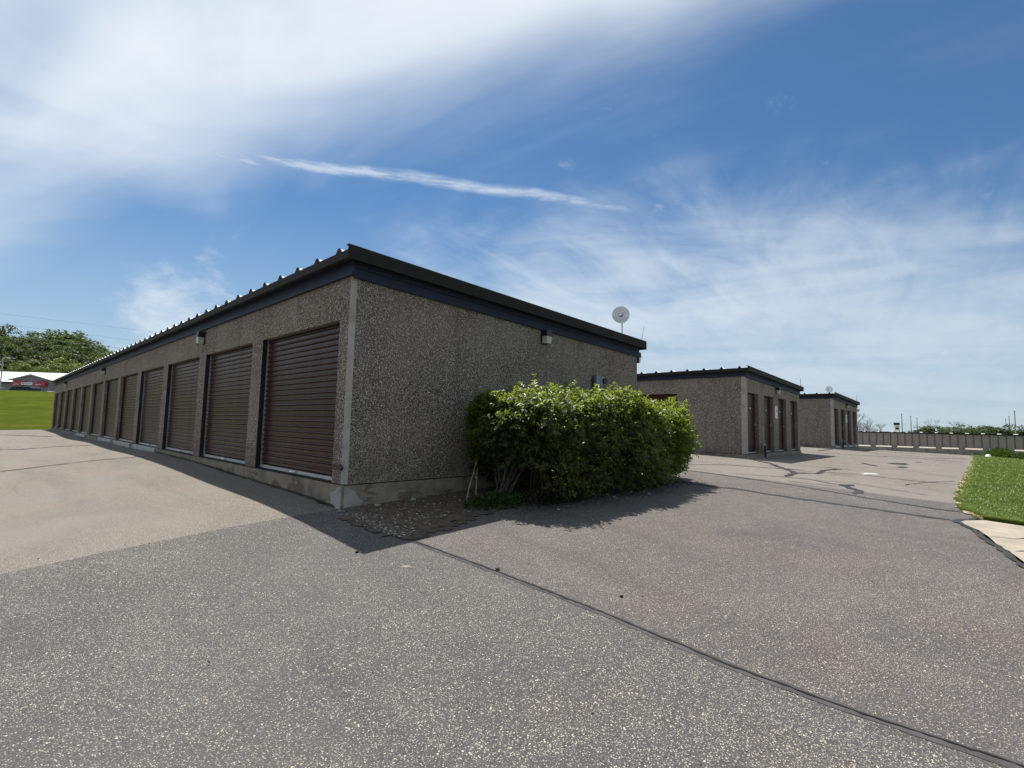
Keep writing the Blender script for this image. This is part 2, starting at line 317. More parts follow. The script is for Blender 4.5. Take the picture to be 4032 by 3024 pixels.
# ------------------------------------------------------------ ground height
CP=np.array([(0,0,.40),(0,.6,.44),(0,2.9,.49),(0,5,.55),(0,9.5,.60),(0,16,.60),(0,26,.59),(0,36,.58),(.6,0,.41),(1.6,0,.45),(7,0,.52),(-.6,-1.6,.26),(-3.1,-5.8,0),
(14.6,.1,.56),(21.7,.3,.56),(29.2,.5,.60),(36,.5,.55),(7,20,.58),(14.6,20,.6),(29,20,.6),(10,-5.4,.30),(20,-5.35,.30),(6,-5.5,.24),(3.4,-6,.13),(0,-8,-.03),(-3,3,.25),(-3,12,.34),(-3,24,.38),(-3,38,.44),
(-10,-5,-.12),(-10,15,.2),(-12,38,.4),(38,-5,.12),(48,-4.8,.02),(48,3,.1),(57,4,-.05),(59,-1.5,-.2),(59.5,-4,-.3),(60.4,-8,-.6),(64,0,-.2),(15,-12,-.1),(30,-12,-.2),(45,-12,-.45),(5,-12,-.15),(-4,-12,-.2)],float)
def _U(r2): return np.where(r2>1e-9,r2*np.log(r2+1e-12),0.0)*0.5
_d=CP[:,None,:2]-CP[None,:,:2]; _K=_U((_d**2).sum(-1))+np.eye(len(CP))*0.4
_P=np.c_[np.ones(len(CP)),CP[:,:2]]
_A=np.block([[_K,_P],[_P.T,np.zeros((3,3))]])
_W=np.linalg.solve(_A,np.r_[CP[:,2],0,0,0])
def ss(t): t=np.clip(t,0,1); return t*t*(3-2*t)
def H(x,y):
    x=np.asarray(x,float); y=np.asarray(y,float)
    cx=np.clip(x,-12,64); cy=np.clip(y,-13,38)
    r2=(cx[...,None]-CP[:,0])**2+(cy[...,None]-CP[:,1])**2
    z=_U(r2)@_W[:-3]+_W[-3]+_W[-2]*cx+_W[-1]*cy
    side=1-ss((x-18)/30)
    z=z+(4.15*ss((y-39)/60)+0.05*ss((y-85)/14)-0.15*ss((y-106)/8))*side
    z=z+17*ss((y-155)/110)*(1-ss((x-10)/110)*.75)
    z=z-1.2*ss((x-66)/25)*ss((45-y)/20)-1.5*ss((-14-y)/40)
    return z

def hz(x, y): return float(H(x, y))

def sheet(name, outline, mat, off, step=0.5, kind='structure', parent=None, jag=0.0):
    """a ground sheet that follows the terrain, 'off' metres above it"""
    pts = []
    n = len(outline)
    for i in range(n):
        a, b = Vector(outline[i]), Vector(outline[(i + 1) % n]); L = (b - a).length; k = max(1, int(L / step))
        nrm = Vector((-(b - a).y, (b - a).x)).normalized()
        for j in range(k):
            p = a.lerp(b, j / k)
            if j: p = p + nrm * random.uniform(-jag, jag)
            pts.append(p)
    nb = len(pts); xs = [p.x for p in pts]; ys = [p.y for p in pts]
    gx = np.arange(min(xs) + step * .31, max(xs), step); gy = np.arange(min(ys) + step * .37, max(ys), step)
    vs = list(pts) + [Vector((float(x), float(y))) for x in gx for y in gy]
    ov, oe, of, _, _, _ = delaunay_2d_cdt(vs, [], [list(range(nb))], 1, 1e-5)
    xy = np.array([(p.x, p.y) for p in ov]); z = H(xy[:, 0], xy[:, 1]) + off
    me = bpy.data.meshes.new(name); me.from_pydata([(float(x), float(y), float(c)) for (x, y), c in zip(xy, z)], [], [tuple(f) for f in of]); me.update()
    # normals up
    bm = bmesh.new(); bm.from_mesh(me); bm.faces.ensure_lookup_table()
    for f in bm.faces:
        if f.normal.z < 0: f.normal_flip()
        f.smooth = True
    bm.to_mesh(me); bm.free()
    o = link(name, me, mat, parent); 
    if kind: o['kind'] = kind
    return o

def ribbon(name, pts, width, mat, off, jag=0.25, step=0.12, parent=None, wander=0.0, kind='structure'):
    P2 = []
    for i in range(len(pts) - 1):
        a, b = Vector(pts[i]), Vector(pts[i + 1]); k = max(1, int((b - a).length / step))
        for j in range(k): P2.append(a.lerp(b, j / k))
    P2.append(Vector(pts[-1])); mb = MB(); V = []; ww = 0.0
    for i, p in enumerate(P2):
        d = (P2[min(i + 1, len(P2) - 1)] - P2[max(0, i - 1)]).normalized(); q = Vector((-d.y, d.x))
        ww = ww * 0.9 + random.uniform(-1, 1) * wander; e = min(1.0, 0.25 + min(i, len(P2) - 1 - i) * 0.4)
        wl = width * .5 * (1 + random.uniform(-jag, jag)) * e; wr = width * .5 * (1 + random.uniform(-jag, jag)) * e; c = p + q * ww
        for s_, w_ in ((1, wl), (0, 0), (-1, wr)):
            r = c + q * s_ * w_; V.append((r.x, r.y, hz(r.x, r.y) + off + (0.002 if s_ == 0 else 0)))
    F = []
    for i in range(len(P2) - 1):
        for k in (0, 1): F.append((3 * i + k, 3 * i + k + 1, 3 * (i + 1) + k + 1, 3 * (i + 1) + k))
    mb.v = V; mb.f = F; mb.mi = [0] * len(F)
    me = mb.mesh(name, True); bm = bmesh.new(); bm.from_mesh(me)
    for f in bm.faces:
        if f.normal.z < 0: f.normal_flip()
    bm.to_mesh(me); bm.free()
    o = link(name, me, mat, parent)
    if kind: o['kind'] = kind
    return o

# terrain: one sheet to the horizon, finer near the camera
def axis(lo, hi, step, far):
    a = list(np.arange(lo, hi + 1e-6, step)); s = step; x = hi; up = []
    while x < far: s *= 1.18; x += s; up.append(x)
    s = step; x = lo; dn = []
    while x > -far: s *= 1.18; x -= s; dn.append(x)
    return np.array(dn[::-1] + a + up)
ax = axis(-16, 76, 1.0, 2500); ay = axis(-22, 70, 1.0, 2500); XX, YY = np.meshgrid(ax, ay, indexing='ij')
ZZ = H(XX, YY); ZZ = ZZ + 3.2 * ss((YY - 44) / 1) * 0
inlot = (XX > -14) & (XX < 56) & (YY < 37.5) & (YY > -4.5); ZZ = np.where(inlot, ZZ - 0.25, ZZ - 0.03)
nx, ny = XX.shape; idx = np.arange(nx * ny).reshape(nx, ny)
Fq = np.stack([idx[:-1, :-1], idx[1:, :-1], idx[1:, 1:], idx[:-1, 1:]], -1).reshape(-1, 4)
me = npmesh('terrain', np.stack([XX, YY, ZZ], -1).reshape(-1, 3), Fq); me.polygons.foreach_set('use_smooth', [True] * len(Fq))
tag(link('terrain', me, M['field']), kind='structure')

edgeR = [(60.2, -4.6), (40.9, -4.99), (26.17, -5.2), (17.2, -5.29), (12.8, -5.33), (10.45, -5.34), (9.02, -5.38), (8.01, -5.50), (7.13, -5.67), (6.48, -5.40), (5.93, -5.6), (5.22, -5.75), (4.77, -5.88), (4.16, -6.0), (3.4, -6.15), (2.2, -6.9), (1.0, -8.2), (0.0, -13.0)]
lot = [(-14, -13), (-14, 38.6), (-2.4, 38.3), (-0.6, 37.4), (57.0, 37.5), (56.9, 3.4), (59.2, -2.0)] + edgeR
sheet('parking_lot', lot, M['old'], 0.0, 0.55, jag=0.02)
joint = [(-0.08, -1.38), (-0.06, -1.75), (-0.03, -2.6), (-0.02, -3.3), (-0.04, -4.0), (-0.08, -4.7), (-0.05, -5.3), (0.02, -5.9), (0.2, -6.8), (0.5, -8.2)]
patch = [(-14, -1.2), (-2.93, -0.14), (-2.26, -0.04), (-1.24, 0.03), (-0.49, 0.02), (-0.06, 0.02)] + [(x - .003, y) for x, y in joint] + [(0.0, -12.9), (-13.9, -12.9)]
sheet('asphalt_patch', patch, M['asph'], 0.006, 0.4, jag=0.012)
drive = [(-0.055, 0.02), (8.42, 0.02), (8.40, -1.37), (8.5, -2.9), (8.52, -4.2), (8.55, -5.1), (8.62, -5.36), (8.01, -5.46), (7.13, -5.62), (6.48, -5.38), (5.93, -5.57), (5.22, -5.72), (4.77, -5.85), (4.16, -5.97), (3.4, -6.12), (2.2, -6.85), (1.0, -8.1), (0.56, -8.3)] + [(x + .003, y) for x, y in reversed(joint)]
sheet('driveway', drive, M['asph2'], 0.006, 0.4, jag=0.015)
# long open joint between the two pours: a sealant band and the black gap in it
joint = [(-0.08, -1.38), (-0.06, -1.75), (-0.03, -2.6), (-0.02, -3.3), (-0.04, -4.0), (-0.08, -4.7), (-0.05, -5.3), (0.02, -5.9), (0.2, -6.8), (0.5, -8.2)]
ribbon('joint_sealant', joint, 0.075, M['sealfade'], 0.0085, 0.25, 0.10)
ribbon('joint_gap', [(x + 0.004, y) for x, y in joint], 0.015, M['gap'], 0.0135, 0.85, 0.035, wander=0.0022)
for pts, w_ in (([(9.84, -0.01), (10.9, -0.54), (11.58, -1.63), (12.04, -2.21)], .05), ([(14.3, -0.04), (13.02, -1.07), (11.2, -2.09), (10.82, -2.27), (9.69, -2.36)], .10),
                ([(8.9, -1.4), (9.06, -1.74), (9.51, -2.34), (9.62, -2.87), (9.2, -3.5)], .035), ([(9.35, -3.45), (8.62, -3.91), (7.95, -3.95)], .10), ([(8.75, -2.6), (8.75, -3.06), (9.0, -3.6)], .03),
                ([(10.82, -2.27), (11.36, -2.62), (12.81, -2.52), (13.82, -2.65)], .08), ([(14.08, -2.2), (13.76, -2.55), (14.08, -2.88)], .05), ([(11.9, -2.5), (12.5, -3.2), (12.45, -3.67), (12.41, -4.3), (12.78, -5.24)], .05),
                ([(8.35, -0.4), (8.33, -1.37), (8.09, -2.94), (7.68, -4.1), (7.55, -4.77), (7.45, -5.19), (7.55, -5.5)], .075), ([(6.25, -1.2), (6.22, -1.77), (6.42, -2.41), (6.33, -3.22), (6.42, -4.3), (6.43, -4.76), (6.53, -5.36)], .10),
                ([(22.84, 0.07), (24.38, -1.69), (25.75, -3.05), (26.98, -4.93)], .09), ([(28.75, -2.39), (28.41, -3.7), (31.95, -4.86)], .10), ([(18.21, -2.47), (17.65, -2.72), (16.9, -3.13)], .10),
                ([(19.3, -3.26), (20.6, -3.39), (20.44, -3.5)], .30), ([(17.49, -3.59), (18.29, -3.68)], .16), ([(22.35, -3.61), (22.72, -3.78)], .2), ([(25.42, -2.19), (25.18, -2.32)], .3), ([(25.32, 0.35), (28.2, 0.39)], .12), ([(9.2, -3.52), (9.55, -3.66)], .26),
                ([(-3.2, 7.6), (-2.79, 7.78), (-1.89, 8.2), (-1.19, 8.41), (-0.15, 8.32)], .05), ([(-3.4, 14.9), (-2.66, 14.9), (-2.2, 14.59), (-1.43, 14.91), (-0.6, 14.4)], .07), ([(-3.4, 26.0), (-2.41, 27.5), (-0.88, 24.24)], .08), ([(30.5, -0.6), (34, -3.8), (33.5, -4.9)], .1), ([(38, 0.0), (36.5, -3.0), (37.5, -4.9)], .12)):
    ribbon('crack_seal', pts, w_ * 1.3, M['seal'], 0.010, 0.6, 0.10, wander=0.011)
for pts in ([(12.2, -1.0), (11.6, -2.3), (11.9, -3.4)], [(15.5, -1.2), (15.0, -2.5), (16.2, -3.6), (15.6, -5.1)], [(19.8, -0.6), (20.6, -2.0), (19.6, -3.2)], [(23.5, -2.2), (24.2, -3.6), (23.4, -5.0)], [(9.6, -2.5), (9.9, -3.6), (9.4, -4.9)], [(10.9, -4.4), (12.2, -4.6), (13.9, -5.1)], [(27.4, -1.6), (26.3, -3.0), (27.8, -4.4)]):
    ribbon('hairline_crack', pts, .028, M['seal'], 0.009, 0.85, 0.06, wander=0.016)
# pale debris and marks
sheet('concrete_apron', [(6.50, -5.42), (6.91, -5.66), (7.3, -6.05), (8.4, -7.5), (6.0, -9.6), (2.6, -7.2), (3.4, -6.2), (4.16, -6.04), (4.77, -5.93), (5.22, -5.80), (5.93, -5.65)], M['slab'], 0.014, 0.25, jag=0.02)
ribbon('apron_crack', [(5.6, -5.75), (5.7, -5.95), (5.95, -6.1), (6.3, -6.05)], 0.015, M['gap'], 0.019, 0.6, 0.05, wander=0.01)
ribbon('apron_crack', [(4.9, -5.95), (5.15, -6.15), (5.2, -6.5), (5.6, -6.9)], 0.015, M['gap'], 0.019, 0.6, 0.05, wander=0.01)
ribbon('tar_edge', [(3.2, -6.22), (4.16, -6.0), (4.77, -5.88), (5.22, -5.755), (5.93, -5.6), (6.45, -5.40), (7.13, -5.66)], 0.06, M['seal'], 0.019, 0.9, 0.09, wander=0.007)
lawnr = [(6.95, -5.60), (7.9, -5.42), (9.02, -5.34), (10.45, -5.30), (12.8, -5.29), (17.2, -5.25), (26.2, -5.16), (40.9, -4.95), (52.0, -4.62), (59.0, -4.3), (61.2, -9.6), (56, -16), (40, -22), (14, -22), (9.0, -12), (8.3, -7.4), (7.25, -6.05)]
sheet('grass_verge', lawnr, M['grassR'], 0.012, 0.7, jag=0.05)
lawnl = [(-14, 38.5), (-2.4, 38.2), (-0.6, 37.3), (14, 37.2), (15, 60), (16, 106), (-40, 106), (-40, 38)]
sheet('lawn', lawnl, M['grassL'], 0.012, 2.0, jag=0.04)
sheet('car_park', [(-40, 106.2), (40, 106.2), (40, 152), (-40, 158)], M['old'], 0.02, 3.0)
ribbon('bare_soil_edge', [(7.25, -5.64), (8.0, -5.44), (9.02, -5.36), (10.45, -5.32), (12.8, -5.31), (17.2, -5.27), (26.2, -5.18), (40.9, -4.97), (52, -4.64)], 0.16, M['dryedge'], 0.022, 0.8, 0.07, wander=0.012)
bed = [(0.0, -0.05), (-0.13, -0.5), (-0.16, -1.0), (-0.12, -1.28), (0.0, -1.42), (0.2, -1.40), (0.55, -1.33), (1.05, -1.17), (1.71, -1.12), (2.5, -1.25), (3.5, -1.35), (5.0, -1.35), (6.6, -1.3), (7.0, -0.9), (7.05, -0.05)]
sheet('planting_bed', bed, M['soil'], 0.018, 0.12, jag=0.03)

ribbon('soil_spill', [(-0.14, -0.3), (-0.17, -0.7), (-0.17, -1.05), (-0.12, -1.30), (0.02, -1.43), (0.25, -1.41), (0.6, -1.35), (1.1, -1.20), (1.71, -1.15), (2.6, -1.29), (4.4, -1.40), (6.5, -1.35)], 0.14, M['soil'], 0.016, 0.95, 0.05, wander=0.012)

# ------------------------------------------------------------ storage buildings
SZ, HD, TF, SL = 0.69, 2.785, 3.32, 0.027      # sill, door head, fascia bottom, roof fall
BW, LEN = 7.10, 36.87
def slat_mesh(w_, hs, name='slat'):
    pr = [(0, 0), (0, .50), (.004, .52), (.004, .56), (-.008, .62), (-.019, .70), (-.022, .78), (-.019, .86), (-.006, .94), (.004, .965), (.004, .985), (0, 1.0)]; mb = MB(); n = len(pr)
    for k, y in enumerate((0.0, w_)): mb.v += [(a, y, b * hs) for a, b in pr]
    for i in range(n - 1): mb.f.append((i, n + i, n + i + 1, i + 1)); mb.mi.append(0)
    # shallow back so that each slat is a closed strip
    mb.v += [(0.012, 0, 0), (0.012, 0, hs), (0.012, w_, 0), (0.012, w_, hs)]; b = 2 * n
    mb.f += [(b, b + 1, b + 3, b + 2), (b + 1, n - 1, 2 * n - 1, b + 3), (0, b, b + 2, n)]; mb.mi += [0, 0, 0]
    me = mb.mesh(name); me.materials.append(M['door'])
    bm = bmesh.new(); bm.from_mesh(me); bmesh.ops.recalc_face_normals(bm, faces=bm.faces); bm.to_mesh(me); bm.free(); return me
NS = 25
_slats = {}
def make_door(parent, v0, w_, zb, zt, depth, slats, side='L', jamb=True, latch=False, rail=False):
    """door in the local plane x=depth, opening from v0 to v0+w_. side 'E' puts it on the end wall"""
    rot = (0, 0, 0) if side == 'L' else (0, 0, PI / 2)
    # in door space: x = into the building, y = along the wall
    def T(p): return p if side == 'L' else p
    d = empty('roller_door'); d.parent = parent
    if side == 'L': d.location = (depth, v0, 0)
    else: d.location = (v0 + w_, depth, 0); d.rotation_euler = (0, 0, PI / 2)
    hs = (zt - zb - 0.07 - 0.03) / NS; key = (round(w_, 3), round(hs, 4))
    if key not in _slats: _slats[key] = slat_mesh(w_ - 0.01, hs)
    ms = _slats[key]
    if slats:
        for k in range(NS): link('slat', ms, None, d, (0, 0.005, zb + 0.075 + k * hs + 0.0005 * (k % 3)), None)
    else:
        bm = bmesh.new()
        for k in range(NS):
            n0 = len(bm.verts); bm.from_mesh(ms); bm.verts.ensure_lookup_table(); bmesh.ops.translate(bm, verts=bm.verts[n0:], vec=(0, 0.005, zb + 0.075 + k * hs))
        me = bpy.data.meshes.new('curtain'); bm.to_mesh(me); bm.free(); me.materials.append(M['door']); link('curtain', me, None, d)
    MB().box(-0.028, 0.02, 0.01, w_ - 0.01, zb + 0.005, zb + 0.052).box(-0.036, -0.0285, 0.01, w_ - 0.01, zb + 0.012, zb + 0.026).obj('bottom_bar', M['silver'], d)
    MB().box(-0.012, 0.0, 0.02, w_ - 0.02, zt - 0.032, zt - 0.002).obj('head_seal', M['gap'], d)
    if jamb: MB().box(-0.030, 0.012, w_ - 0.016, w_ - 0.003, zb, zt - 0.01).obj('guide_rail', M['silver'] if rail else M['door'], d)
    if latch:
        MB().box(-0.05, -0.022, 0.03, 0.13, zb + 0.98, zb + 1.04).box(-0.065, -0.0505, 0.05, 0.10, zb + 0.96, zb + 1.03).obj('latch', M['silver'], d)
        MB().box(-0.032, -0.0225, w_ * .45, w_ * .55, zb + 1.55, zb + 1.60).obj('number_plate', M['silver'], d)
    if side == 'L': MB().box(-0.06, -0.0365, w_ * .47, w_ * .53, zb + 0.028, zb + 0.045).obj('pull_handle', M['white'], d)
    return d

def building(name, label, loc, rz, zoff, full, v_first, nd, cham, end_doors):
    B = empty(name, (loc[0], loc[1], zoff), rz)
    tag(B, label, 'storage building', 'long pebble-walled storage buildings')
    g0 = -1.1
    A = M['agg']; P_ = 3.048; w_ = 2.60
    zt = TF + 0.20
    stripw = cham
    # precast panels of the door side, two bays each, with open joints between them
    v = v_first; starts = [v_first + i * P_ for i in range(nd)]
    edges = [max(stripw, 0.0)] + [starts[i] - (P_ - w_) / 2 for i in range(2, nd, 2)] + [LEN]
    for i in range(len(edges) - 1):
        e0, e1 = edges[i] + (0.006 if i else 0), edges[i + 1] - (0.006 if i < len(edges) - 2 else 0)
        mb = MB(); e0 = .1305 if (not i and stripw > .2) else e0; mb.box(0, 0.2, e0, e1, HD, zt)
        cur = e0
        for s_ in starts:
            if s_ < e0 - .01 or s_ > e1: continue
            mb.box(0, 0.2, cur, s_, SZ, HD); cur = s_ + w_
        mb.box(0, 0.2, cur, e1, SZ, HD)
        mb.obj('wall_panel', A, B)
        if i: MB().box(0.012, 0.19, e0 - 0.0115, e0 - 0.0005, SZ, zt).obj('panel_joint', M['gap'], B)
    for k, s_ in enumerate(starts):
        if not full and k > 2: continue
        dark = full and k < 4
        make_door(B, s_, w_, SZ, HD, 0.105, slats=(full and k < 6) or (not full and k == 0), jamb=True, rail=dark)
        if dark:
            MB().box(0.003, 0.104, s_ + w_ - 0.012, s_ + w_ - 0.001, SZ + 0.002, HD - 0.002).obj('door_jamb', M['black'], B)
        MB().box(0.105 + 0.02, 0.19, s_ - 0.2 if False else s_, s_ + w_, SZ, HD).obj('door_backing', M['gap'], B)
        if full and k in (3, 4, 5, 7): MB().box(-0.075, 0.10, s_ - 0.05, s_ + w_ + 0.02, SZ - 0.125 - 0.0 * k, SZ - 0.004).obj('door_sill', M['sill'], B)
    # end wall facing the camera side
    def ztop(u): return TF - SL * u + 0.18
    mb = MB(); u0 = 0.1905 if stripw > 0.2 else stripw
    if end_doors:
        us = [(0.22, 1.39), (2.03, 3.21), (3.84, 4.97), (5.62, 6.76)]
        mb.hexa([(u0, 0, HD), (BW, 0, HD), (BW, 0.2, HD), (u0, 0.2, HD)], [(u0, 0, ztop(u0)), (BW, 0, ztop(BW)), (BW, 0.2, ztop(BW)), (u0, 0.2, ztop(u0))])
        cur = u0
        for a, b in us: mb.box(cur, a, 0, 0.2, SZ, HD); cur = b
        mb.box(cur, BW, 0, 0.2, SZ, HD)
        mb.obj('end_wall', A, B)
        for a, b in us:
            make_door(B, a, b - a, SZ, HD, 0.13, slats=full or loc[0] < 20, side='E', jamb=False, latch=True)
            MB().box(a, b, 0.15, 0.195, SZ, HD).obj('door_backing', M['gap'], B)
            if loc[0] > 20: MB().box(a - 0.04, b + 0.04, -0.06, 0.12, SZ - 0.10, SZ - 0.004).obj('door_sill', M['sill'], B)
    else:
        mb.hexa([(u0, 0, SZ), (BW, 0, SZ), (BW, 0.2, SZ), (u0, 0.2, SZ)], [(u0, 0, ztop(u0)), (BW, 0, ztop(BW)), (BW, 0.2, ztop(BW)), (u0, 0.2, ztop(u0))]).obj('end_wall', A, B)
    MB().box(BW - 0.2, BW - 0.001, 0.201, LEN, SZ, ztop(BW)).obj('rear_wall', A, B)
    MB().box(0.201, BW - 0.201, LEN - 0.2, LEN, SZ, ztop(BW)).obj('far_wall', A, B)
    # bare concrete at the near corner
    if stripw < 0.2:
        c = stripw
        MB().hexa([(0.0, c, SZ), (c, 0.0, SZ), (c, 0.19, SZ), (0.19, c, SZ)], [(0.0, c, TF + .1), (c, 0.0, TF + .1), (c, 0.19, TF + .1), (0.19, c, TF + .1)]).obj('corner_strip', M['joint'], B)
    else:
        MB().box(-0.004, 0.19, -0.004, .13, SZ, TF + .1).obj('corner_strip', M['joint'], B)
    # foundation, a little proud of the wall, black gap on top
    MB().box(-0.035, BW + 0.02, -0.030, LEN + 0.03, g0, SZ - 0.014).obj('foundation', M['found'], B)
    MB().box(0.012, BW - 0.01, 0.012, LEN - 0.01, SZ - 0.0135, SZ + 0.0).obj('base_gap', M['gap'], B)
    # fascia boards on the door side, seams between them
    fb = [(-0.045, 0, 0), (-0.003, 0, 0), (-0.003, 0, 0.235), (-0.030, 0, 0.235), (-0.030, 0, 0.055), (-0.045, 0, 0.050)]
    L = 1.83; k = 0; v = -0.05
    while v < LEN:
        e = min(v + L, LEN + 0.05) - 0.004
        MB().sweep(fb, (0, v, TF), (0, e, TF)).obj('fascia_board', M['navy'], B); v += L
    # end fascia in three stepped bands, falling with the roof
    for (z0, z1, pr) in ((0.0, 0.065, 0.040), (0.070, 0.125, 0.026), (0.130, 0.225, 0.034)):
        pf = [(0, -pr, z0), (0, -0.003, z0), (0, -0.003, z1), (0, -pr, z1)]
        MB().sweep(pf, (-0.0, 0, TF - 0.03), (BW + 0.05, 0, TF - 0.03 - SL * (BW + .05))).obj('end_fascia', M['navy'], B)
    # roof deck, ribs, eave trim, rake trim
    zr = 3.585
    def rz_(u): return zr - SL * u
    a, b = -0.14, BW + 0.16; v0, v1 = -0.14, LEN + 0.14
    MB().hexa([(a, v0, rz_(a) - .03), (b, v0, rz_(b) - .03), (b, v1, rz_(b) - .03), (a, v1, rz_(a) - .03)], [(a, v0, rz_(a)), (b, v0, rz_(b)), (b, v1, rz_(b)), (a, v1, rz_(a))]).obj('roof_deck', M['galv'], B)
    MB().hexa([(a + .01, v0 + .01, rz_(a) - .055), (b - .02, v0 + .01, rz_(b) - .055), (b - .02, v1 - .01, rz_(b) - .055), (a + .01, v1 - .01, rz_(a) - .055)], [(a + .01, v0 + .01, rz_(a) - .032), (b - .02, v0 + .01, rz_(b) - .032), (b - .02, v1 - .01, rz_(b) - .032), (a + .01, v1 - .01, rz_(a) - .032)]).obj('soffit', M['soff'], B)
    rb = MB().sweep([(0, -0.080, 0), (0, 0.080, 0), (0, 0.014, 0.062), (0, -0.014, 0.062)], (0, 0, 0), (b - a - 0.02, 0, -SL * (b - a - 0.02))).mesh('roof_rib'); rb.materials.append(M['galv'])
    nr = int((v1 - 0.12) / 0.6096)
    et = MB()
    z1 = rz_(a) + 0.004; et.box(a - 0.022, a - 0.002, v0, v1, z1 - 0.105, z1)
    et.box(a - 0.006, a + 0.03, v0, v1, z1 - 0.118, z1 - 0.1055)
    for i in range(nr + 1):
        y = 0.12 + i * 0.6096; link('roof_rib', rb, None, B, (a + 0.01, y, rz_(a) + 0.002))
        et.hexa([(a - 0.022, y - 0.03, z1 + .001), (a - 0.002, y - 0.03, z1 + .001), (a - 0.002, y + 0.06, z1 + .001), (a - 0.022, y + 0.06, z1 + .001)], [(a - 0.018, y - 0.016, z1 + 0.066), (a - 0.002, y - 0.016, z1 + 0.066), (a - 0.002, y + 0.016, z1 + 0.066), (a - 0.018, y + 0.016, z1 + 0.066)])
    et.obj('eave_trim', M['trim'], B)
    pf = [(0, -0.155, -0.105), (0, -0.141, -0.105), (0, -0.141, 0.055), (0, -0.10, 0.055), (0, -0.10, 0.062), (0, -0.155, 0.062)]
    MB().sweep(pf, (a - 0.024, 0, rz_(a)), (b, 0, rz_(b))).obj('rake_trim', M['trim'], B)
    MB().sweep([(0, -0.158, 0.0625), (0, -0.09, 0.0625), (0, -0.09, 0.072), (0, -0.158, 0.072)], (a - 0.024, 0, rz_(a)), (b, 0, rz_(b))).obj('ridge_cap', M['galv2'], B)
    MB().box(b + .001, b + .05, v0 + .01, v1, rz_(b) - .11, rz_(b) - .0).obj('gutter', M['trim'], B)
    return B
M['galv2'] = mat_plain('weathered_green_edge', (0.10, 0.125, 0.115), 0.45, metal=0.2)
B1 = building('storage_building', 'nearest long pebble-walled storage building, twelve brown roller doors and a blank end wall', (0, 0), 0, 0.0, True, 0.2935, 12, 0.06, False)
B2 = building('storage_building', 'middle pebble-walled storage building with four narrow doors in its end, beyond the hedge', (14.63, 0.181), 0.016, 0.0, False, 2.40, 11, 0.201, True)
B3 = building('storage_building', 'farthest and smallest of the three pebble-walled storage buildings, a dish on its roof', (29.35, 0.50), 0.005, 0.06, False, 2.40, 11, 0.202, True)
# grey mortar smeared over the plinth at the near corner, rusty angle on the pier
mb = MB()
o1 = [(0.0, 0.66), (0.035, 0.66), (0.09, 0.63), (0.15, 0.60), (0.20, 0.52), (0.27, 0.47), (0.22, 0.40), (0.16, 0.30), (0.0, 0.28)]
n = len(o1); mb.v = [(a, -0.038, b) for a, b in o1] + [(a, -0.0301, b) for a, b in o1]; mb.f = [tuple(reversed(range(n)))] ; mb.f += [(i, (i + 1) % n, n + (i + 1) % n, n + i) for i in range(n)]; mb.mi = [0] * len(mb.f)
o2 = [(-0.03, 0.665), (0.06, 0.655), (0.10, 0.61), (0.24, 0.58), (0.22, 0.50), (0.19, 0.42), (0.15, 0.455), (0.13, 0.40), (0.10, 0.43), (0.06, 0.36), (-0.03, 0.30)]
b = len(mb.v); n = len(o2); mb.v += [(-0.043, a, b_) for a, b_ in o2] + [(-0.0351, a, b_) for a, b_ in o2]; mb.f.append(tuple(b + i for i in range(n))); mb.f += [(b + i, b + (i + 1) % n, b + n + (i + 1) % n, b + n + i) for i in range(n)]; mb.mi = [0] * len(mb.f)
mb.obj('mortar_patch', M['patchc'], B1)
MB().box(-0.006, 0.0, 0.065, 0.285, 0.86, 0.93).box(-0.012, -0.0065, 0.03, 0.075, 0.855, 0.935).obj('corner_bracket', M['rust'], B1)
MB().tube([(-0.03, 0.045, 0.895), (0.0, 0.045, 0.895)], 0.028, 8).obj('bracket_bolt', M['black'], B1)
# ragged tar line along the plinth
ribbon('tar_joint', [(-0.045, y) for y in (0.1, 6, 12)], 0.05, M['tar'], 0.022, 0.95, 0.05, wander=0.006)

# ------------------------------------------------------------ wall lamps
def wall_lamp(loc, rz, label, parent=None):
    """local: wall is the plane y=0, lamp comes out towards -y"""
    o = empty('wall_lamp', loc, rz); o.scale = (.74, .74, .80); tag(o, label, 'wall lamp', 'wall lamps under the eaves')
    MB().box(-.115, .115, -.035, -.001, -.16, .16).obj('back_box', M['black'], o)
    MB().hexa([(-.11, -.20, .01), (.11, -.20, .01), (.11, -.036, .01), (-.11, -.036, .01)], [(-.10, -.17, .155), (.10, -.17, .155), (.10, -.036, .155), (-.10, -.036, .155)]).obj('hood', M['black'], o)
    MB().hexa([(-.085, -.165, -.15), (.085, -.165, -.15), (.095, -.036, -.15), (-.095, -.036, -.15)], [(-.095, -.185, .009), (.095, -.185, .009), (.095, -.036, .009), (-.095, -.036, .009)]).obj('lens', M['lens'], o)
    return o
wall_lamp((-.001, 6.16, 3.15), -PI / 2, 'wall lamp between the second and third big roller doors of the nearest building')
wall_lamp((-.001, 6.16 + 4 * 3.048, 3.15), -PI / 2, 'middle wall lamp on the long door side of the nearest building, above the sixth pier')
wall_lamp((-.001, 6.16 + 8 * 3.048, 3.15), -PI / 2, 'farthest wall lamp on the long door side of the nearest building')
wall_lamp((3.78, -.001, 3.07), 0, 'wall lamp on the blank end wall above the hedge')
wall_lamp((BW + .025, .06, 3.09), PI / 2, 'black wall lamp sticking out past the rear corner of the nearest building')
def onB(Bd, u, v, z): return Bd.matrix_basis @ Vector((u, v, z))
def setp(Bd):
    return Matrix.Translation(Bd.location) @ Matrix.Rotation(Bd.rotation_euler.z, 4, 'Z')
p = setp(B2) @ Vector((3.62, -.001, 3.07)); wall_lamp(p, 0.016, 'wall lamp above the four narrow doors of the middle building')
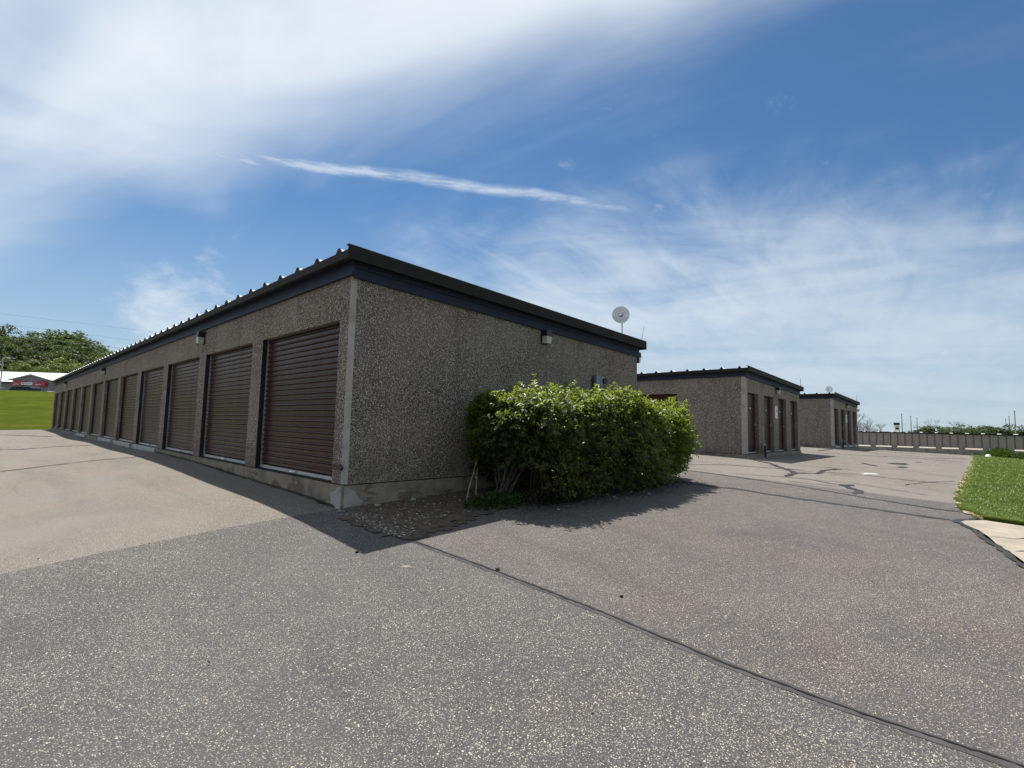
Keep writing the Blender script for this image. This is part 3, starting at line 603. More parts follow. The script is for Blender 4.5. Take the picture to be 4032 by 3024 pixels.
p = setp(B3) @ Vector((3.62, -.001, 3.07)); wall_lamp(p, 0.005, 'small wall lamp above the narrow doors of the farthest building')
# signs on the door piers
def pier_sign(p, rz, label):
    o = empty('notice_sign', p, rz); tag(o, label, 'sign', 'white notice signs between the narrow doors')
    MB().box(-.15, .15, -.012, -.001, -.235, .235).obj('board', M['white'], o)
    g = MB()
    for (a, b, c, d) in ((-.10, .10, .17, .185), (-.10, .06, .135, .15), (-.035, .05, .0, .10), (-.06, .02, .03, .055), (.02, .035, -.06, .0), (-.10, .10, -.12, -.11), (-.10, .08, -.15, -.14), (-.10, .10, -.18, -.17)): g.box(a, b, -.0145, -.0125, c, d)
    g.obj('lettering', M['meter'], o)
    return o
pier_sign(setp(B2) @ Vector((3.55, -.001, 2.22)), 0.016, 'white notice sign with small dark print on the middle building')
pier_sign(setp(B3) @ Vector((3.55, -.001, 2.28)), 0.005, 'white notice sign on the pier of the farthest building')
# guard posts / outlet boxes by the narrow doors
for Bd, rr, nm in ((B2, 0.016, 'middle'), (B3, 0.005, 'farthest')):
    p = setp(Bd) @ Vector((1.62, -0.14, 0)); g = hz(p.x, p.y); o = empty('guard_post', (p.x, p.y, g), rr); tag(o, 'short dark guard post standing before the first pier of the %s building' % nm, 'post', 'guard posts by the narrow doors')
    MB().tube([(0, 0, -.1), (0, 0, .40)], .035, 10).obj('post', M['black'], o); MB().box(.04, .13, .03, .11, .12, .50).obj('outlet_box', M['joint'], o)
# meter boxes on the end wall
o = empty('utility_meter', (5.5, 0, 2.42)); tag(o, 'grey utility boxes with a round meter on the end wall just above the hedge', 'meter box')
MB().box(-.17, -.045, -.10, -.001, -.13, .10).box(-.03, .06, -.10, -.001, -.12, .09).obj('box', M['meter'], o)
MB().tube([(.12, -.001, 0), (.12, -.09, 0)], .075, 16).obj('meter_socket', M['dish'], o); MB().tube([(.12, -.0905, 0), (.12, -.13, 0)], .062, 16).obj('meter_glass', M['glassd'], o)
MB().tube([(-.19, -.03, .08), (-.19, -.03, -.5)], .018, 8).obj('conduit', M['black'], o)

# ------------------------------------------------------------ rooftop dishes and whips
def dish(base, h, dia, aim, label, off=0.06):
    o = empty('dish_antenna', base); tag(o, label, 'dish antenna', 'round dishes on short masts')
    MB().tube([(0, 0, -.15), (0, 0, h)], .020, 10).obj('mast', M['dish'], o)
    n = Vector(aim).normalized(); c = Vector((0, 0, h)) + n * off; u = n.cross(Vector((0, 0, 1))).normalized(); v = u.cross(n)
    c = c + u * 0.03 + v * 0.03
    mb = MB(); R_ = dia / 2; K = 36; rings = [0.06, .3, .55, .8, 1.0]
    for sgn in (0.0, -0.012):
        for r in rings:
            for k in range(K):
                t = 2 * PI * k / K; q = c + (u * math.cos(t) + v * math.sin(t)) * R_ * r - n * (0.05 * (1 - r * r)) + n * sgn; mb.v.append(tuple(q))
    nR = len(rings)
    for lay in (0, 1):
        b = lay * nR * K; mb.f.append(tuple(b + k for k in range(K))); mb.mi.append(0)
        for i in range(nR - 1):
            for k in range(K): mb.f.append((b + i * K + k, b + i * K + (k + 1) % K, b + (i + 1) * K + (k + 1) % K, b + (i + 1) * K + k)); mb.mi.append(0)
    for k in range(K): mb.f.append(((nR - 1) * K + k, (nR - 1) * K + (k + 1) % K, (2 * nR - 1) * K + (k + 1) % K, (2 * nR - 1) * K + k)); mb.mi.append(0)
    mb.obj('reflector', M['dish'], o, smooth=False)
    MB().tube([tuple(c - n * .03), tuple(c + n * .10)], [.022, .016], 8).obj('feed', M['lens'], o)
    MB().tube([tuple(c - n * .03), tuple(Vector((0, 0, h)) - n * .06)], [.03, .035], 8).obj('bracket', M['black'], o)
    return o
dish((6.61, 0.10, 3.43), 0.53, 0.385, (-0.80, -0.6, -0.02), 'large grey round dish on a mast at the rear of the nearest roof')
dish((31.3, 1.05, 3.55), 0.45, 0.42, (-0.8, -0.6, 0.0), 'small grey round dish on the farthest roof')
def whip(base, tip, label, r=.006):
    o = empty('whip_antenna', base); tag(o, label, 'antenna', 'thin whip antennas on the roof ends'); d = Vector(tip) - Vector(base)
    MB().tube([(0, 0, -.02), tuple(d * .12)], r * 2.0, 6).obj('base', M['black'], o); MB().tube([tuple(d * .1), tuple(d)], [r, r * .5], 6).obj('rod', M['wired'], o); return o
o = whip((7.12, -0.10, 3.42), (7.20, -0.12, 3.80), 'thin whip antenna at the rear corner of the nearest roof')
mb = MB(); pts = []
for i in range(13):
    t = i / 12; pts.append((.06 + .04 * math.sin(t * PI), .10 + .25 * t, -.03 - .32 * t))
mb.tube(pts, .004, 4).obj('cable', M['wired'], o)
whip((21.5, 0.17, 3.46), (21.48, 0.17, 3.83), 'thin whip antenna at the far end of the middle roof', .01)
whip((36.0, 0.45, 3.5), (36.0, 0.45, 3.95), 'thin whip antenna at the far end of the farthest roof', .013)
o = empty('flood_lamp', setp(B3) @ Vector((BW + .01, .1, 3.0)), 0.0); tag(o, 'small grey flood lamp at the far corner of the farthest building', 'flood lamp')
MB().tube([(0, 0, 0), (.30, -.02, 0)], .025, 6).obj('arm', M['pole'], o); MB().tube([(.22, 0, .02), (.40, -.1, -.06)], [.05, .11], 10).obj('head', M['dish'], o)

# ------------------------------------------------------------ planting bed: pebbles, stones, litter
def pebble_mesh(n, seedv):
    r = random.Random(seedv); bm = bmesh.new(); bmesh.ops.create_icosphere(bm, subdivisions=n, radius=1.0)
    for v in bm.verts: v.co *= r.uniform(.75, 1.2)
    me = bpy.data.meshes.new('stone'); bm.to_mesh(me); bm.free(); return me
def scatter_stones(name, gen, n, smin, smax, mat, label, cat):
    base = pebble_mesh(1, 3); bv = np.array([v.co[:] for v in base.vertices]); bf = np.array([p.vertices[:] for p in base.polygons]); V = []; F = []
    for i in range(n):
        x, y = gen(); s = random.uniform(smin, smax) * random.choice((1, 1, .6, .5)); a = random.uniform(0, 6.28); c, d = math.cos(a), math.sin(a)
        q = bv * np.array([s, s * random.uniform(.6, 1), s * random.uniform(.35, .7)]); q = np.c_[q[:, 0] * c - q[:, 1] * d, q[:, 0] * d + q[:, 1] * c, q[:, 2]]
        V.append(q + np.array([x, y, hz(x, y) + 0.02 + s * .2])); F.append(bf + i * len(bv))
    me = npmesh(name, np.concatenate(V), np.concatenate(F)); return tag(link(name, me, mat), label, cat, kind='stuff')
def inbed():
    while True:
        x = random.uniform(-.2, 3.0) if random.random() < .85 else random.uniform(3, 6.8); y = -random.random() ** (random.choice((.5, 1.0))) * 1.4
        lim = -1.36 if x < .5 else (-1.12 if x < 2.2 else -1.28)
        if x < -.1 and y > -.3: continue
        if y > lim and not (x < 0 and y > -.05): return x, y
scatter_stones('gravel', inbed, 560, .005, .020, M['stone'], 'pale pebbles and gravel strewn over the bare planting bed', 'gravel')
def edgeb():
    t = random.random(); x = -.15 + .35 * t * random.random(); y = -random.uniform(.1, 1.45); return x + random.uniform(-.03, .05), y
scatter_stones('gravel', edgeb, 260, .005, .018, M['stone'], 'fine gravel gathered along the broken asphalt edge at the building corner', 'gravel')
def stone(x, y, s, label, mat=None):
    me = pebble_mesh(2, int(x * 100) % 97); o = link('stone', me, mat or M['stone']); o.location = (x, y, hz(x, y) + s * .25); o.scale = (s, s * .75, s * .42); o.rotation_euler = (0, 0, x * 7); tag(o, label, 'stone'); me.polygons.foreach_set('use_smooth', [True] * len(me.polygons)); return o
stone(1.55, -.80, .085, 'large flat brown stone in the middle of the planting bed', M['found'])
stone(.98, -.10, .06, 'rounded grey stone lying against the plinth of the end wall')
stone(.42, -.12, .05, 'tan stone at the foot of the end wall near the corner', M['slab'])
stone(.80, -1.0, .035, 'small pale stone near the asphalt edge of the bed')
def blotch(name, x, y, rx, ry, mat, label, cat, off=.008, hgt=.012, rot=0):
    mb = MB(); n = 12; base = []
    for k in range(n):
        t = 2 * PI * k / n; r = random.uniform(.65, 1.1); a = rx * r * math.cos(t); b = ry * r * math.sin(t); base.append((a * math.cos(rot) - b * math.sin(rot), a * math.sin(rot) + b * math.cos(rot)))
    mb.v = [(a, b, -.004) for a, b in base] + [(a * .7, b * .7, hgt) for a, b in base]; mb.f = [tuple(n + k for k in range(n))] + [(k, (k + 1) % n, n + (k + 1) % n, n + k) for k in range(n)]; mb.mi = [0] * (n + 1)
    o = mb.obj(name, mat); o.location = (x, y, hz(x, y) + off); return tag(o, label, cat)
blotch('paint_fleck', -.53, -2.14, .05, .028, M['slab'], 'pale cream fleck stuck on the asphalt in front of the shadow tip', 'litter', .009, .006, -.8)
blotch('tar_lump', -.66, -1.54, .022, .017, M['gap'], 'tiny black lump on the edge of the building shadow', 'litter')
blotch('tar_lump', .33, -3.72, .020, .015, M['gap'], 'tiny black lump alone on the brown asphalt right of the joint', 'litter')
blotch('paper_scrap', 12.99, -3.47, .22, .05, M['white'], 'white crumpled scrap lying on the crack of the tan lot', 'litter', .012, .02, -1.05)
blotch('paper_scrap', 46.5, -5.6, .28, .2, M['white'], 'white scrap in the weeds below the retaining wall', 'litter', .05, .15)

# ------------------------------------------------------------ leaves
def leaf_quads(Pc, Dr, Up, L, Wd, fold=0.25):
    """Pc base points, Dr direction, Up normal; returns V,F of folded leaves (two quads as 4 tris)"""
    n = len(Pc); side = np.cross(Dr, Up); side /= np.linalg.norm(side, axis=1)[:, None] + 1e-9; Up2 = np.cross(side, Dr)
    L = L[:, None]; Wd = Wd[:, None]
    a = Pc; tip = Pc + Dr * L - Up2 * L * .12; mid = Pc + Dr * L * .45
    l = mid + side * Wd * .5 + Up2 * Wd * fold; r = mid - side * Wd * .5 + Up2 * Wd * fold
    V = np.stack([a, l, tip, r], 1).reshape(-1, 3); i = np.arange(n)[:, None] * 4
    F = np.concatenate([i + np.array([0, 2, 1]), i + np.array([0, 3, 2])], 1).reshape(-1, 3); return V, F
def unit(a): return a / (np.linalg.norm(a, axis=1)[:, None] + 1e-9)
# hedge -----------------------------------------------------
def hedge():
    o = empty('hedge', (3.9, -.95, hz(3.9, -.95))); tag(o, 'dense bright green clipped hedge growing against the blank end wall', 'hedge')
    org = np.array([3.9, -.95, hz(3.9, -.95)])
    cx, cy, hx, hy = 4.08, -0.93, 2.42, 0.80; nsp = 12500
    th = rng.uniform(0, 2 * PI, nsp); u = rng.uniform(0, 1, nsp)
    # superellipse plan, rounded top
    def plan(t, p=3.2): c, s_ = np.cos(t), np.sin(t); r = (np.abs(c) ** p + np.abs(s_) ** p) ** (-1 / p); return c * r, s_ * r
    ptx, pty = plan(th); ontop = rng.random(nsp) < .36
    rr = np.where(ontop, np.sqrt(rng.random(nsp)), 1.0); hgt = np.where(ontop, 1.0, rng.random(nsp) ** .8)
    x = cx + ptx * rr * hx; y = cy + pty * rr * hy
    topz = 1.87 - 0.035 * np.clip(x - 3.2, 0, 9) - .10 * np.clip(2.2 - x, 0, 2) + .06 * np.sin(x * 2.2); botz = 0.48 + .05 * np.clip(x - 4, 0, 3) + .8 * np.clip(2.35 - x, 0, 1.2)
    lump = 0.07 * np.sin(x * 3.1 + 1) + 0.05 * np.sin(x * 7.3 + y * 5) + 0.05 * np.sin(y * 6 + hgt * 9 + x * 2)
    z = botz + (topz - botz) * hgt
    # shoulders
    k = np.clip((hgt - .80) / .20, 0, 1) * (~ontop); sh = 1 - .14 * k ** 2
    low = 1 - .16 * np.clip((.28 - hgt) / .28, 0, 1)
    x = cx + (x - cx) * (1 - .06 * k ** 2) * (1 - .05 * np.clip((.3 - hgt) / .3, 0, 1)); y = cy + (y - cy) * sh * low
    z = z - np.where(ontop, .20 * np.clip(rr - .6, 0, 1) ** 1.5 * 1.6, 0)
    nrm = unit(np.stack([np.where(ontop, ptx * rr * .3, ptx / hx * 1.5), np.where(ontop, pty * rr * .5, pty), np.where(ontop, 1.0, .15 + .6 * k)], 1))
    jit = rng.normal(0, .045, (nsp, 3)); dep = rng.random(nsp) ** 1.4 * .34
    Pc = np.stack([x, y, z], 1) + nrm * (lump - dep + .02)[:, None] + jit
    Pc[:, 1] = np.minimum(Pc[:, 1], -0.06)
    stray = rng.random(nsp) < .05; Pc[stray] += (nrm[stray] * .6 + np.array([0, 0, .5])) * rng.uniform(.03, .15, stray.sum())[:, None]
    # each sprig: leaves set along a short shoot that arches outwards
    shoot = unit(nrm * .8 + np.array([0, 0, .25]) + rng.normal(0, .45, (nsp, 3))); VV = []; FF = []; nl = 9; off = 0
    for j in range(nl):
        t = (j + rng.random(nsp)) / nl; base = Pc + shoot * (t * .13)[:, None] - np.array([0, 0, 1.0]) * (t ** 2 * .03)[:, None]
        q = rng.normal(0, 1, (nsp, 3)); q -= shoot * (q * shoot).sum(1)[:, None]; q = unit(q)
        d = unit(q + shoot * .6 + np.array([0, 0, -.15])); up = unit(np.array([0, 0, 1.0]) * 1.0 + nrm * .7 + rng.normal(0, .35, (nsp, 3)))
        L = rng.uniform(.044, .078, nsp); V, F = leaf_quads(base, d, up, L, L * rng.uniform(.42, .55, nsp)); VV.append(V); FF.append(F + off); off += len(V)
    # drooping skirt and a taller loose clump behind on the left
    V = np.concatenate(VV); V[:, 2] = np.maximum(V[:, 2], .44)
    me = npmesh('foliage', V - org, np.concatenate(FF)); f = link('foliage', me, M['hedge'], o); f['kind'] = 'stuff'
    # inner twig mass: dark stems that carry the leaves
    mb = MB(); r = random.Random(5)
    for i in range(70):
        bx = r.uniform(2.7, 6.2); by = r.uniform(-1.1, -.5); g = hz(bx, by); p = [(bx, by, g - .05)]
        tx = bx + r.uniform(-.5, .5); ty = by + r.uniform(-.35, .25); tz = r.uniform(1.2, 1.7)
        for t in (.3, .6, 1.0): p.append((bx + (tx - bx) * t + r.uniform(-.04, .04), by + (ty - by) * t, g + (tz - g) * t))
        p = [tuple(Vector(a_) - Vector(org)) for a_ in p]; mb.tube(p, [.014, .011, .008, .004], 5)
    mb.obj('stems', M['bark'], o)['kind'] = 'stuff'
    return o
hedge()
def shoots(name, c, n, ln, spread, label, cat, mat, seedv, r0=.011, lean=(0, 0), thing=True, fork=3):
    r = random.Random(seedv); o = empty(name, (c[0], c[1], hz(*c))); tag(o, label, cat)
    for i in range(n):
        mb = MB(); a = r.uniform(0, 6.28); l = ln * r.uniform(.55, 1.1); b = Vector((r.uniform(-.10, .10), r.uniform(-.08, .08), -.03)); d = Vector((math.cos(a) * spread + lean[0], math.sin(a) * spread * .6 + lean[1], 1)).normalized(); p = [b]
        for k in range(6): d = (d + Vector((r.uniform(-.12, .12), r.uniform(-.1, .1), r.uniform(-.05, .06)))).normalized(); p.append(p[-1] + d * l / 6)
        mb.tube(p, [r0 * (1 - k / 7.5) for k in range(7)], 5)
        for q in range(fork):
            k = r.randint(2, 5); dd = (d + Vector((r.uniform(-.8, .8), r.uniform(-.5, .5), r.uniform(.0, .5)))).normalized(); l2 = l * r.uniform(.2, .4)
            mb.tube([p[k], p[k] + dd * l2 * .5, p[k] + dd * l2 + Vector((0, 0, .02))], [r0 * .5, r0 * .35, r0 * .15], 4)
        mb.obj('stem', mat, o)
    return o
shoots('dead_shrub', (1.92, -.80), 13, .95, .42, 'bare grey dead stems fanning out at the left foot of the hedge', 'dead shrub', M['bark'], 11, .012, (.25, -.05))
shoots('broken_branch', (1.62, -.62), 2, .82, .05, 'single upright broken branch leaning left of the dead stems', 'branch', mat_plain('pale_dead_wood', (.30, .23, .18), .85, var=.3, scale=20), 4, .014, (.10, .0), fork=1)
def leafclump(name, c, rx, ry, h, n, L, mat, label, cat, upb=.6, z0=.0):
    P0 = rng.normal(0, 1, (n, 3)); P0 = unit(P0) * (rng.random(n) ** .5)[:, None]; P0[:, 2] = np.abs(P0[:, 2]); x = c[0] + P0[:, 0] * rx; y = c[1] + P0[:, 1] * ry; z = H(x, y) + z0 + P0[:, 2] * h
    d = unit(P0 * 1.0 + rng.normal(0, .5, (n, 3)) + np.array([0, 0, upb])); up = unit(rng.normal(0, .4, (n, 3)) + np.array([0, 0, 1.])); l = rng.uniform(.6, 1.2, n) * L
    V, F = leaf_quads(np.stack([x, y, z], 1), d, up, l, l * .45); g = hz(*c); me = npmesh(name, V - np.array([c[0], c[1], g]), F); o = link(name, me, mat); o.location = (c[0], c[1], g); return tag(o, label, cat)
leafclump('weed_clump', (1.75, -.93), .55, .28, .16, 1800, .055, M['weed'], 'low green weeds spreading at the foot of the dead stems', 'weeds')
leafclump('weed_clump', (2.6, -1.25), .5, .2, .22, 1200, .06, M['weed'], 'leafy weeds under the front edge of the hedge', 'weeds')
leafclump('weed_tuft', (.0, -2.71), .02, .014, .012, 22, .028, M['weed'], 'tiny green weed growing out of the long asphalt joint', 'weed', 1.2)
leafclump('low_shrub', (52.3, -6.3), 3.0, 1.0, .72, 5200, .16, M['leafD'], 'low olive shrub growing against the concrete blocks on the right', 'shrub')
leafclump('low_shrub', (49.5, -7.6), 1.2, .8, .5, 1600, .14, M['leafD'], 'smaller scrubby plant beside the olive shrub on the right', 'shrub')

def litter(n):
    x = rng.uniform(1.2, 6.6, n); y = -rng.uniform(1.0, 1.75, n) - .25 * rng.random(n) ** 3; d = unit(np.stack([rng.normal(0, 1, n), rng.normal(0, 1, n), rng.normal(0, .12, n)], 1)); L = rng.uniform(.02, .05, n)
    V, F = leaf_quads(np.stack([x, y, H(x, y) + .03], 1), d, np.tile(np.array([0, 0, 1.]), (n, 1)), L, L * .5); me = npmesh('leaf_litter', V, F); tag(link('leaf_litter', me, M['soil']), 'brown leaf litter scattered along the foot of the hedge', 'leaf litter', kind='stuff')
litter(900)
def loose():
    while True:
        x = random.uniform(-4, 9); y = random.uniform(-6.5, 2.0) if x < 0 else random.uniform(-5.3, -1.6)
        if x < 0 or y < -1.5: return x, y
scatter_stones('loose_grit', loose, 420, .003, .009, M['stone'], 'loose pale grit lying on the asphalt', 'grit')
scatter_stones('loose_grit', loose, 160, .003, .009, M['gap'], 'loose dark crumbs lying on the asphalt', 'grit')
# grass blades on the near verge, thinning with distance
def blades(name, N, poly_x, yf, hmin, hmax, label):
    x = poly_x(N); y = yf(x, N); d = np.hypot(x - CAM.x, y - CAM.y); keep = np.ones(len(x), bool); x, y, d = x[keep], y[keep], d[keep]
    n = len(x); z = H(x, y) + .008; a = rng.uniform(0, 2 * PI, n); h = rng.uniform(hmin, hmax, n); w_ = rng.uniform(.003, .006, n) * (1 + d * .06); lean = rng.uniform(.2, 1.0, n); b = rng.uniform(0, 2 * PI, n)
    B_ = np.stack([x, y, z], 1); sd = np.stack([np.cos(a), np.sin(a), 0 * a], 1) * w_[:, None]; tp = B_ + np.stack([np.cos(b) * lean * h, np.sin(b) * lean * h, h], 1)
    md = B_ + np.stack([np.cos(b) * lean * h * .3, np.sin(b) * lean * h * .3, h * .6], 1)
    V = np.stack([B_ - sd, B_ + sd, md + sd * .7, md - sd * .7, tp], 1).reshape(-1, 3); i = np.arange(n)[:, None] * 5
    F = np.concatenate([i + np.array([0, 1, 2]), i + np.array([0, 2, 3]), i + np.array([3, 2, 4])], 1).reshape(-1, 3)
    me = npmesh(name, V, F); return tag(link(name, me, M['blade']), label, 'grass', kind='stuff')
ex = np.array([6.95, 7.25, 7.9, 9.02, 10.45, 12.8, 17.2, 26.2, 40.9, 52, 60]); ey = np.array([-5.72, -5.62, -5.42, -5.34, -5.30, -5.29, -5.25, -5.16, -4.95, -4.62, -4.3])
def gx_(N): u = rng.random(N); return 7.0 + 43.0 * u ** 3.0
def gy_(x, N):
    top = np.interp(x, ex, ey) + .05 * np.sin(x * 5) + .03 * np.sin(x * 17 + 2); span = np.minimum(1.3 + (x - 7) * .45, 8); low = np.where(x < 8.3, (x - 7.0) * 1.6 + .35, span)
    return top - rng.random(N) * np.minimum(span, low + .3)
blades('grass', 210000, gx_, gy_, .02, .075, 'short green grass on the verge at the right edge of the lot')
def sx_(N): return rng.choice([0], N) + 7.0 + 14 * rng.random(N) ** 1.8
g2 = M['blade']; M['blade'] = M['straw']
blades('dry_grass', 2600, sx_, lambda x, N: np.interp(x, ex, ey) + rng.normal(-.01, .035, N), .008, .03, 'dry straw bits along the edge of the green verge'); M['blade'] = g2
# taller fringe along the crest of the left lawn
def fr(N): return rng.uniform(-6, 12, N)
blades('tall_grass', 9000, fr, lambda x, N: rng.uniform(101, 107, N), .10, .42, 'taller rough grass along the crest of the left lawn')

# ------------------------------------------------------------ trees
def tree_meshes(seedv, bare=False, slim=False, nq=2600, layered=0.0, qs=(.035, .07), wide=.46):
    """unit-height tree; returns (wood, crown)"""
    r = random.Random(seedv); g = np.random.default_rng(seedv); mb = MB(); tips = []
    th = r.uniform(.22, .34); p = [Vector((0, 0, -.05)), Vector((r.uniform(-.01, .01), 0, th * .6)), Vector((r.uniform(-.02, .02), r.uniform(-.02, .02), th))]
    mb.tube(p, [.022, .018, .016], 7)
    def grow(a, d, l, rad, dep):
        e = a + d * l; m_ = a + d * l * .5 + Vector((r.uniform(-.1, .1), r.uniform(-.1, .1), r.uniform(-.02, .08))) * l; mb.tube([a, m_, e], [rad, rad * .8, rad * .55], 5 if dep < 2 else 3, caps=False); tips.append((e, l))
        if dep < (5 if bare else 3):
            for k in range(r.choice((2, 3)) if not bare else r.choice((2, 3, 3))):
                dd = (d + Vector((r.uniform(-.85, .85), r.uniform(-.85, .85), r.uniform(-.15, .6)))).normalized(); grow(e, dd, l * r.uniform(.60, .82), rad * .58, dep + 1)
    for k in range(5 if not slim else 3):
        a_ = 2 * PI * k / 5 + r.uniform(-.3, .3); grow(p[-1] - Vector((0, 0, r.uniform(0, .08))), Vector((math.cos(a_) * .75, math.sin(a_) * .75, r.uniform(.5, 1.1))).normalized(), r.uniform(.13, .19), .010, 0)
    grow(p[-1], Vector((0, 0, 1)), .2, .012, 0)
    wood = mb.mesh('trunk')
    zmax = max(v[2] for v in mb.v); 
    if bare: return wood, None, zmax
    # crown: clumps on the limb tips plus an uneven shell
    cl = []
    for e, l in tips:
        if e.z > th * .9: cl.append((np.array(e), r.uniform(.05, .10)))
    for i in range(16):
        a_ = r.uniform(0, 6.28); zz = r.uniform(th + .03, .92); rad = wide * math.sqrt(max(.05, 1 - ((zz - .55) / .46) ** 2)) * r.uniform(.55, .95); cl.append((np.array([math.cos(a_) * rad, math.sin(a_) * rad, zz]), r.uniform(.08, .15)))
    per = nq // len(cl) + 1; VV = []; FF = []; off = 0
    for c, s_ in cl:
        n = int(per * (s_ / .085) ** 1.6) + 4; q = unit(g.normal(0, 1, (n, 3))); rad = s_ * g.uniform(.55, 1.08, n); pc = c + q * rad[:, None] * np.array([1.15, 1.15, .72])
        nn = unit(q * .7 + g.normal(0, .5, (n, 3)) + np.array([0, 0, .5])); t = unit(np.cross(nn, g.normal(0, 1, (n, 3)))); b = np.cross(nn, t); sz = g.uniform(qs[0], qs[1], n) * .5
        t = t * sz[:, None]; b = b * (sz * g.uniform(.5, .9, n))[:, None]; V = np.stack([pc - t, pc - b * .8, pc + t, pc + b], 1).reshape(-1, 3)
        i = np.arange(n)[:, None] * 4; VV.append(V); FF.append(i + np.array([0, 1, 2, 3]) + off); off += len(V)
    me = npmesh('crown', np.concatenate(VV), np.concatenate(FF)); return wood, me, max(zmax, 1.0)
variants = [tree_meshes(s_, nq=3000) for s_ in (1, 2, 3, 4)] + [tree_meshes(9, slim=True, nq=1500, wide=.26)]
bares = [tree_meshes(s_, bare=True) for s_ in (21, 22)]
def plant(name, x, y, h, var, leafmat, label, group, wd=1.0, cat='tree', zoff=0.0):
    wood, crown, zm = var; o = empty(name, (x, y, hz(x, y) + zoff), random.uniform(0, 6.28)); sc = h / zm; o.scale = (sc * wd, sc * wd, sc); tag(o, label, cat, group)
    key = (id(crown), leafmat)
    if key not in _tm:
        if crown is not None: c2 = crown.copy(); c2.materials.clear(); c2.materials.append(M[leafmat]); _tm[key] = c2
    if not wood.materials: wood.materials.append(M['bark'])
    link('trunk', wood, None, o)
    if crown is not None: link('crown', _tm[key], None, o)
    return o
_tm = {}
HT = [(-9, 275, 12.4), (-3, 281, 12.6), (.8, 277.1, 14.2), (3.6, 260.3, 8.4), (6.8, 278.3, 12.0), (9.2, 268.9, 9.5), (11.5, 273.4, 12.0), (13.9, 285, 15.2), (15.3, 269.3, 12.9), (21.1, 291.7, 18.4), (22.1, 269.5, 12.6), (26.5, 278.9, 16.2), (28.5, 270.3, 11.0), (32.1, 280.5, 15.5), (33.3, 265.2, 11.4), (34.8, 256.6, 10.6), (37.1, 254.4, 10.2), (39.1, 245.2, 10.4), (43.5, 240.8, 9.8), (50.7, 240.8, 9.6)]
MID = [(-4, 229, 8), (1.6, 234, 7.5), (4.4, 224, 7.6), (7.1, 231.2, 7.8), (8.2, 213, 7.4), (10.8, 217.3, 7.8), (13.4, 221.5, 9.2), (15, 212.8, 8.4), (17.1, 210.7, 8), (19.8, 212.2, 8.2), (23, 214.6, 9), (24.9, 209.9, 9), (26.4, 201.2, 9.6), (4, 245, 9), (10, 246, 9), (17, 247, 10), (23, 246, 10), (29, 240, 9.5), (33, 232, 9.5), (38, 228, 9), (12, 255, 9), (27, 256, 9), (31, 221, 9), (35, 212, 8.5), (-8, 240, 10), (0, 251, 9), (19, 230, 8.5), (27, 228, 8.5), (20, 260, 10), (44, 222, 8)]
LOW = [(-3, 205, 6.6), (.1, 207.3, 6.2), (1, 192.2, 5.5), (3.3, 196.8, 6), (4.7, 188, 7.8), (6.6, 181, 7.0), (9.2, 183, 8.2), (11.4, 195.2, 9), (12.5, 182, 8.4), (15.3, 186, 9), (16.7, 180, 8.4), (19, 190, 8.8), (22, 196, 8.8), (29, 191.5, 8.6), (20, 180, 7.5), (24, 184, 8), (7.8, 200, 7.5), (14, 203, 7.5), (18.5, 202, 7.5), (26, 178, 7.5), (31, 203, 8), (-1, 182, 5.5), (2.5, 178, 6)]
ptxt = ['tall', 'rounded', 'spreading', 'ragged', 'narrow', 'leaning', 'bushy', 'broad']
for i, (x, y, h) in enumerate(HT):
    h *= 1.15 if x < 17 else 1.04
    mt = ('leafD', 'leafA', 'leafD', 'leafA', 'leafA')[i % 5]
    plant('tree', x, y, h, variants[i % 4], mt, 'leafy green tree standing against the sky along the top of the left wooded hill', 'trees along the hill crest', random.uniform(.75, 1.0))
for i, (x, y, h) in enumerate(MID):
    plant('tree', x, y, h * 1.05, variants[(i * 3) % 4], ('leafA', 'leafD', 'leafA', 'leafD', 'leafD')[i % 5], 'dark green tree in the middle of the left wooded hillside', 'trees on the hillside', random.uniform(.85, 1.15))
for i, (x, y, h) in enumerate(LOW):
    plant('tree', x, y, h, variants[(i + 1) % 4], ('leafY', 'leafY', 'leafA')[i % 3] if x > 2.6 else 'leafD', 'light green tree low on the wooded hill just behind the white roof', 'trees behind the white roof', random.uniform(.9, 1.2))
for x, y, h in ((24.6, 276, 15.5), (30.4, 272, 12.5)): plant('tree', x, y, h, variants[4], 'leafD', 'slim sparse tree sticking up above the wooded hill crest', 'slim trees on the crest', .8)
_sl = [o for o in bpy.data.objects if o.get('group') == 'slim trees on the crest']; _sl[0]['label'] = 'slim round-topped tree rising alone above the wooded hill crest'; _sl[1]['label'] = 'slim sparse tree on the crest just left of the roof slope'
del _sl[0]['group'], _sl[1]['group']
plant('bare_tree', 29.0, 281, 16.0, bares[0], 'leafD', 'fan-shaped tree with bare limbs on top of the wooded hill', None, .75)
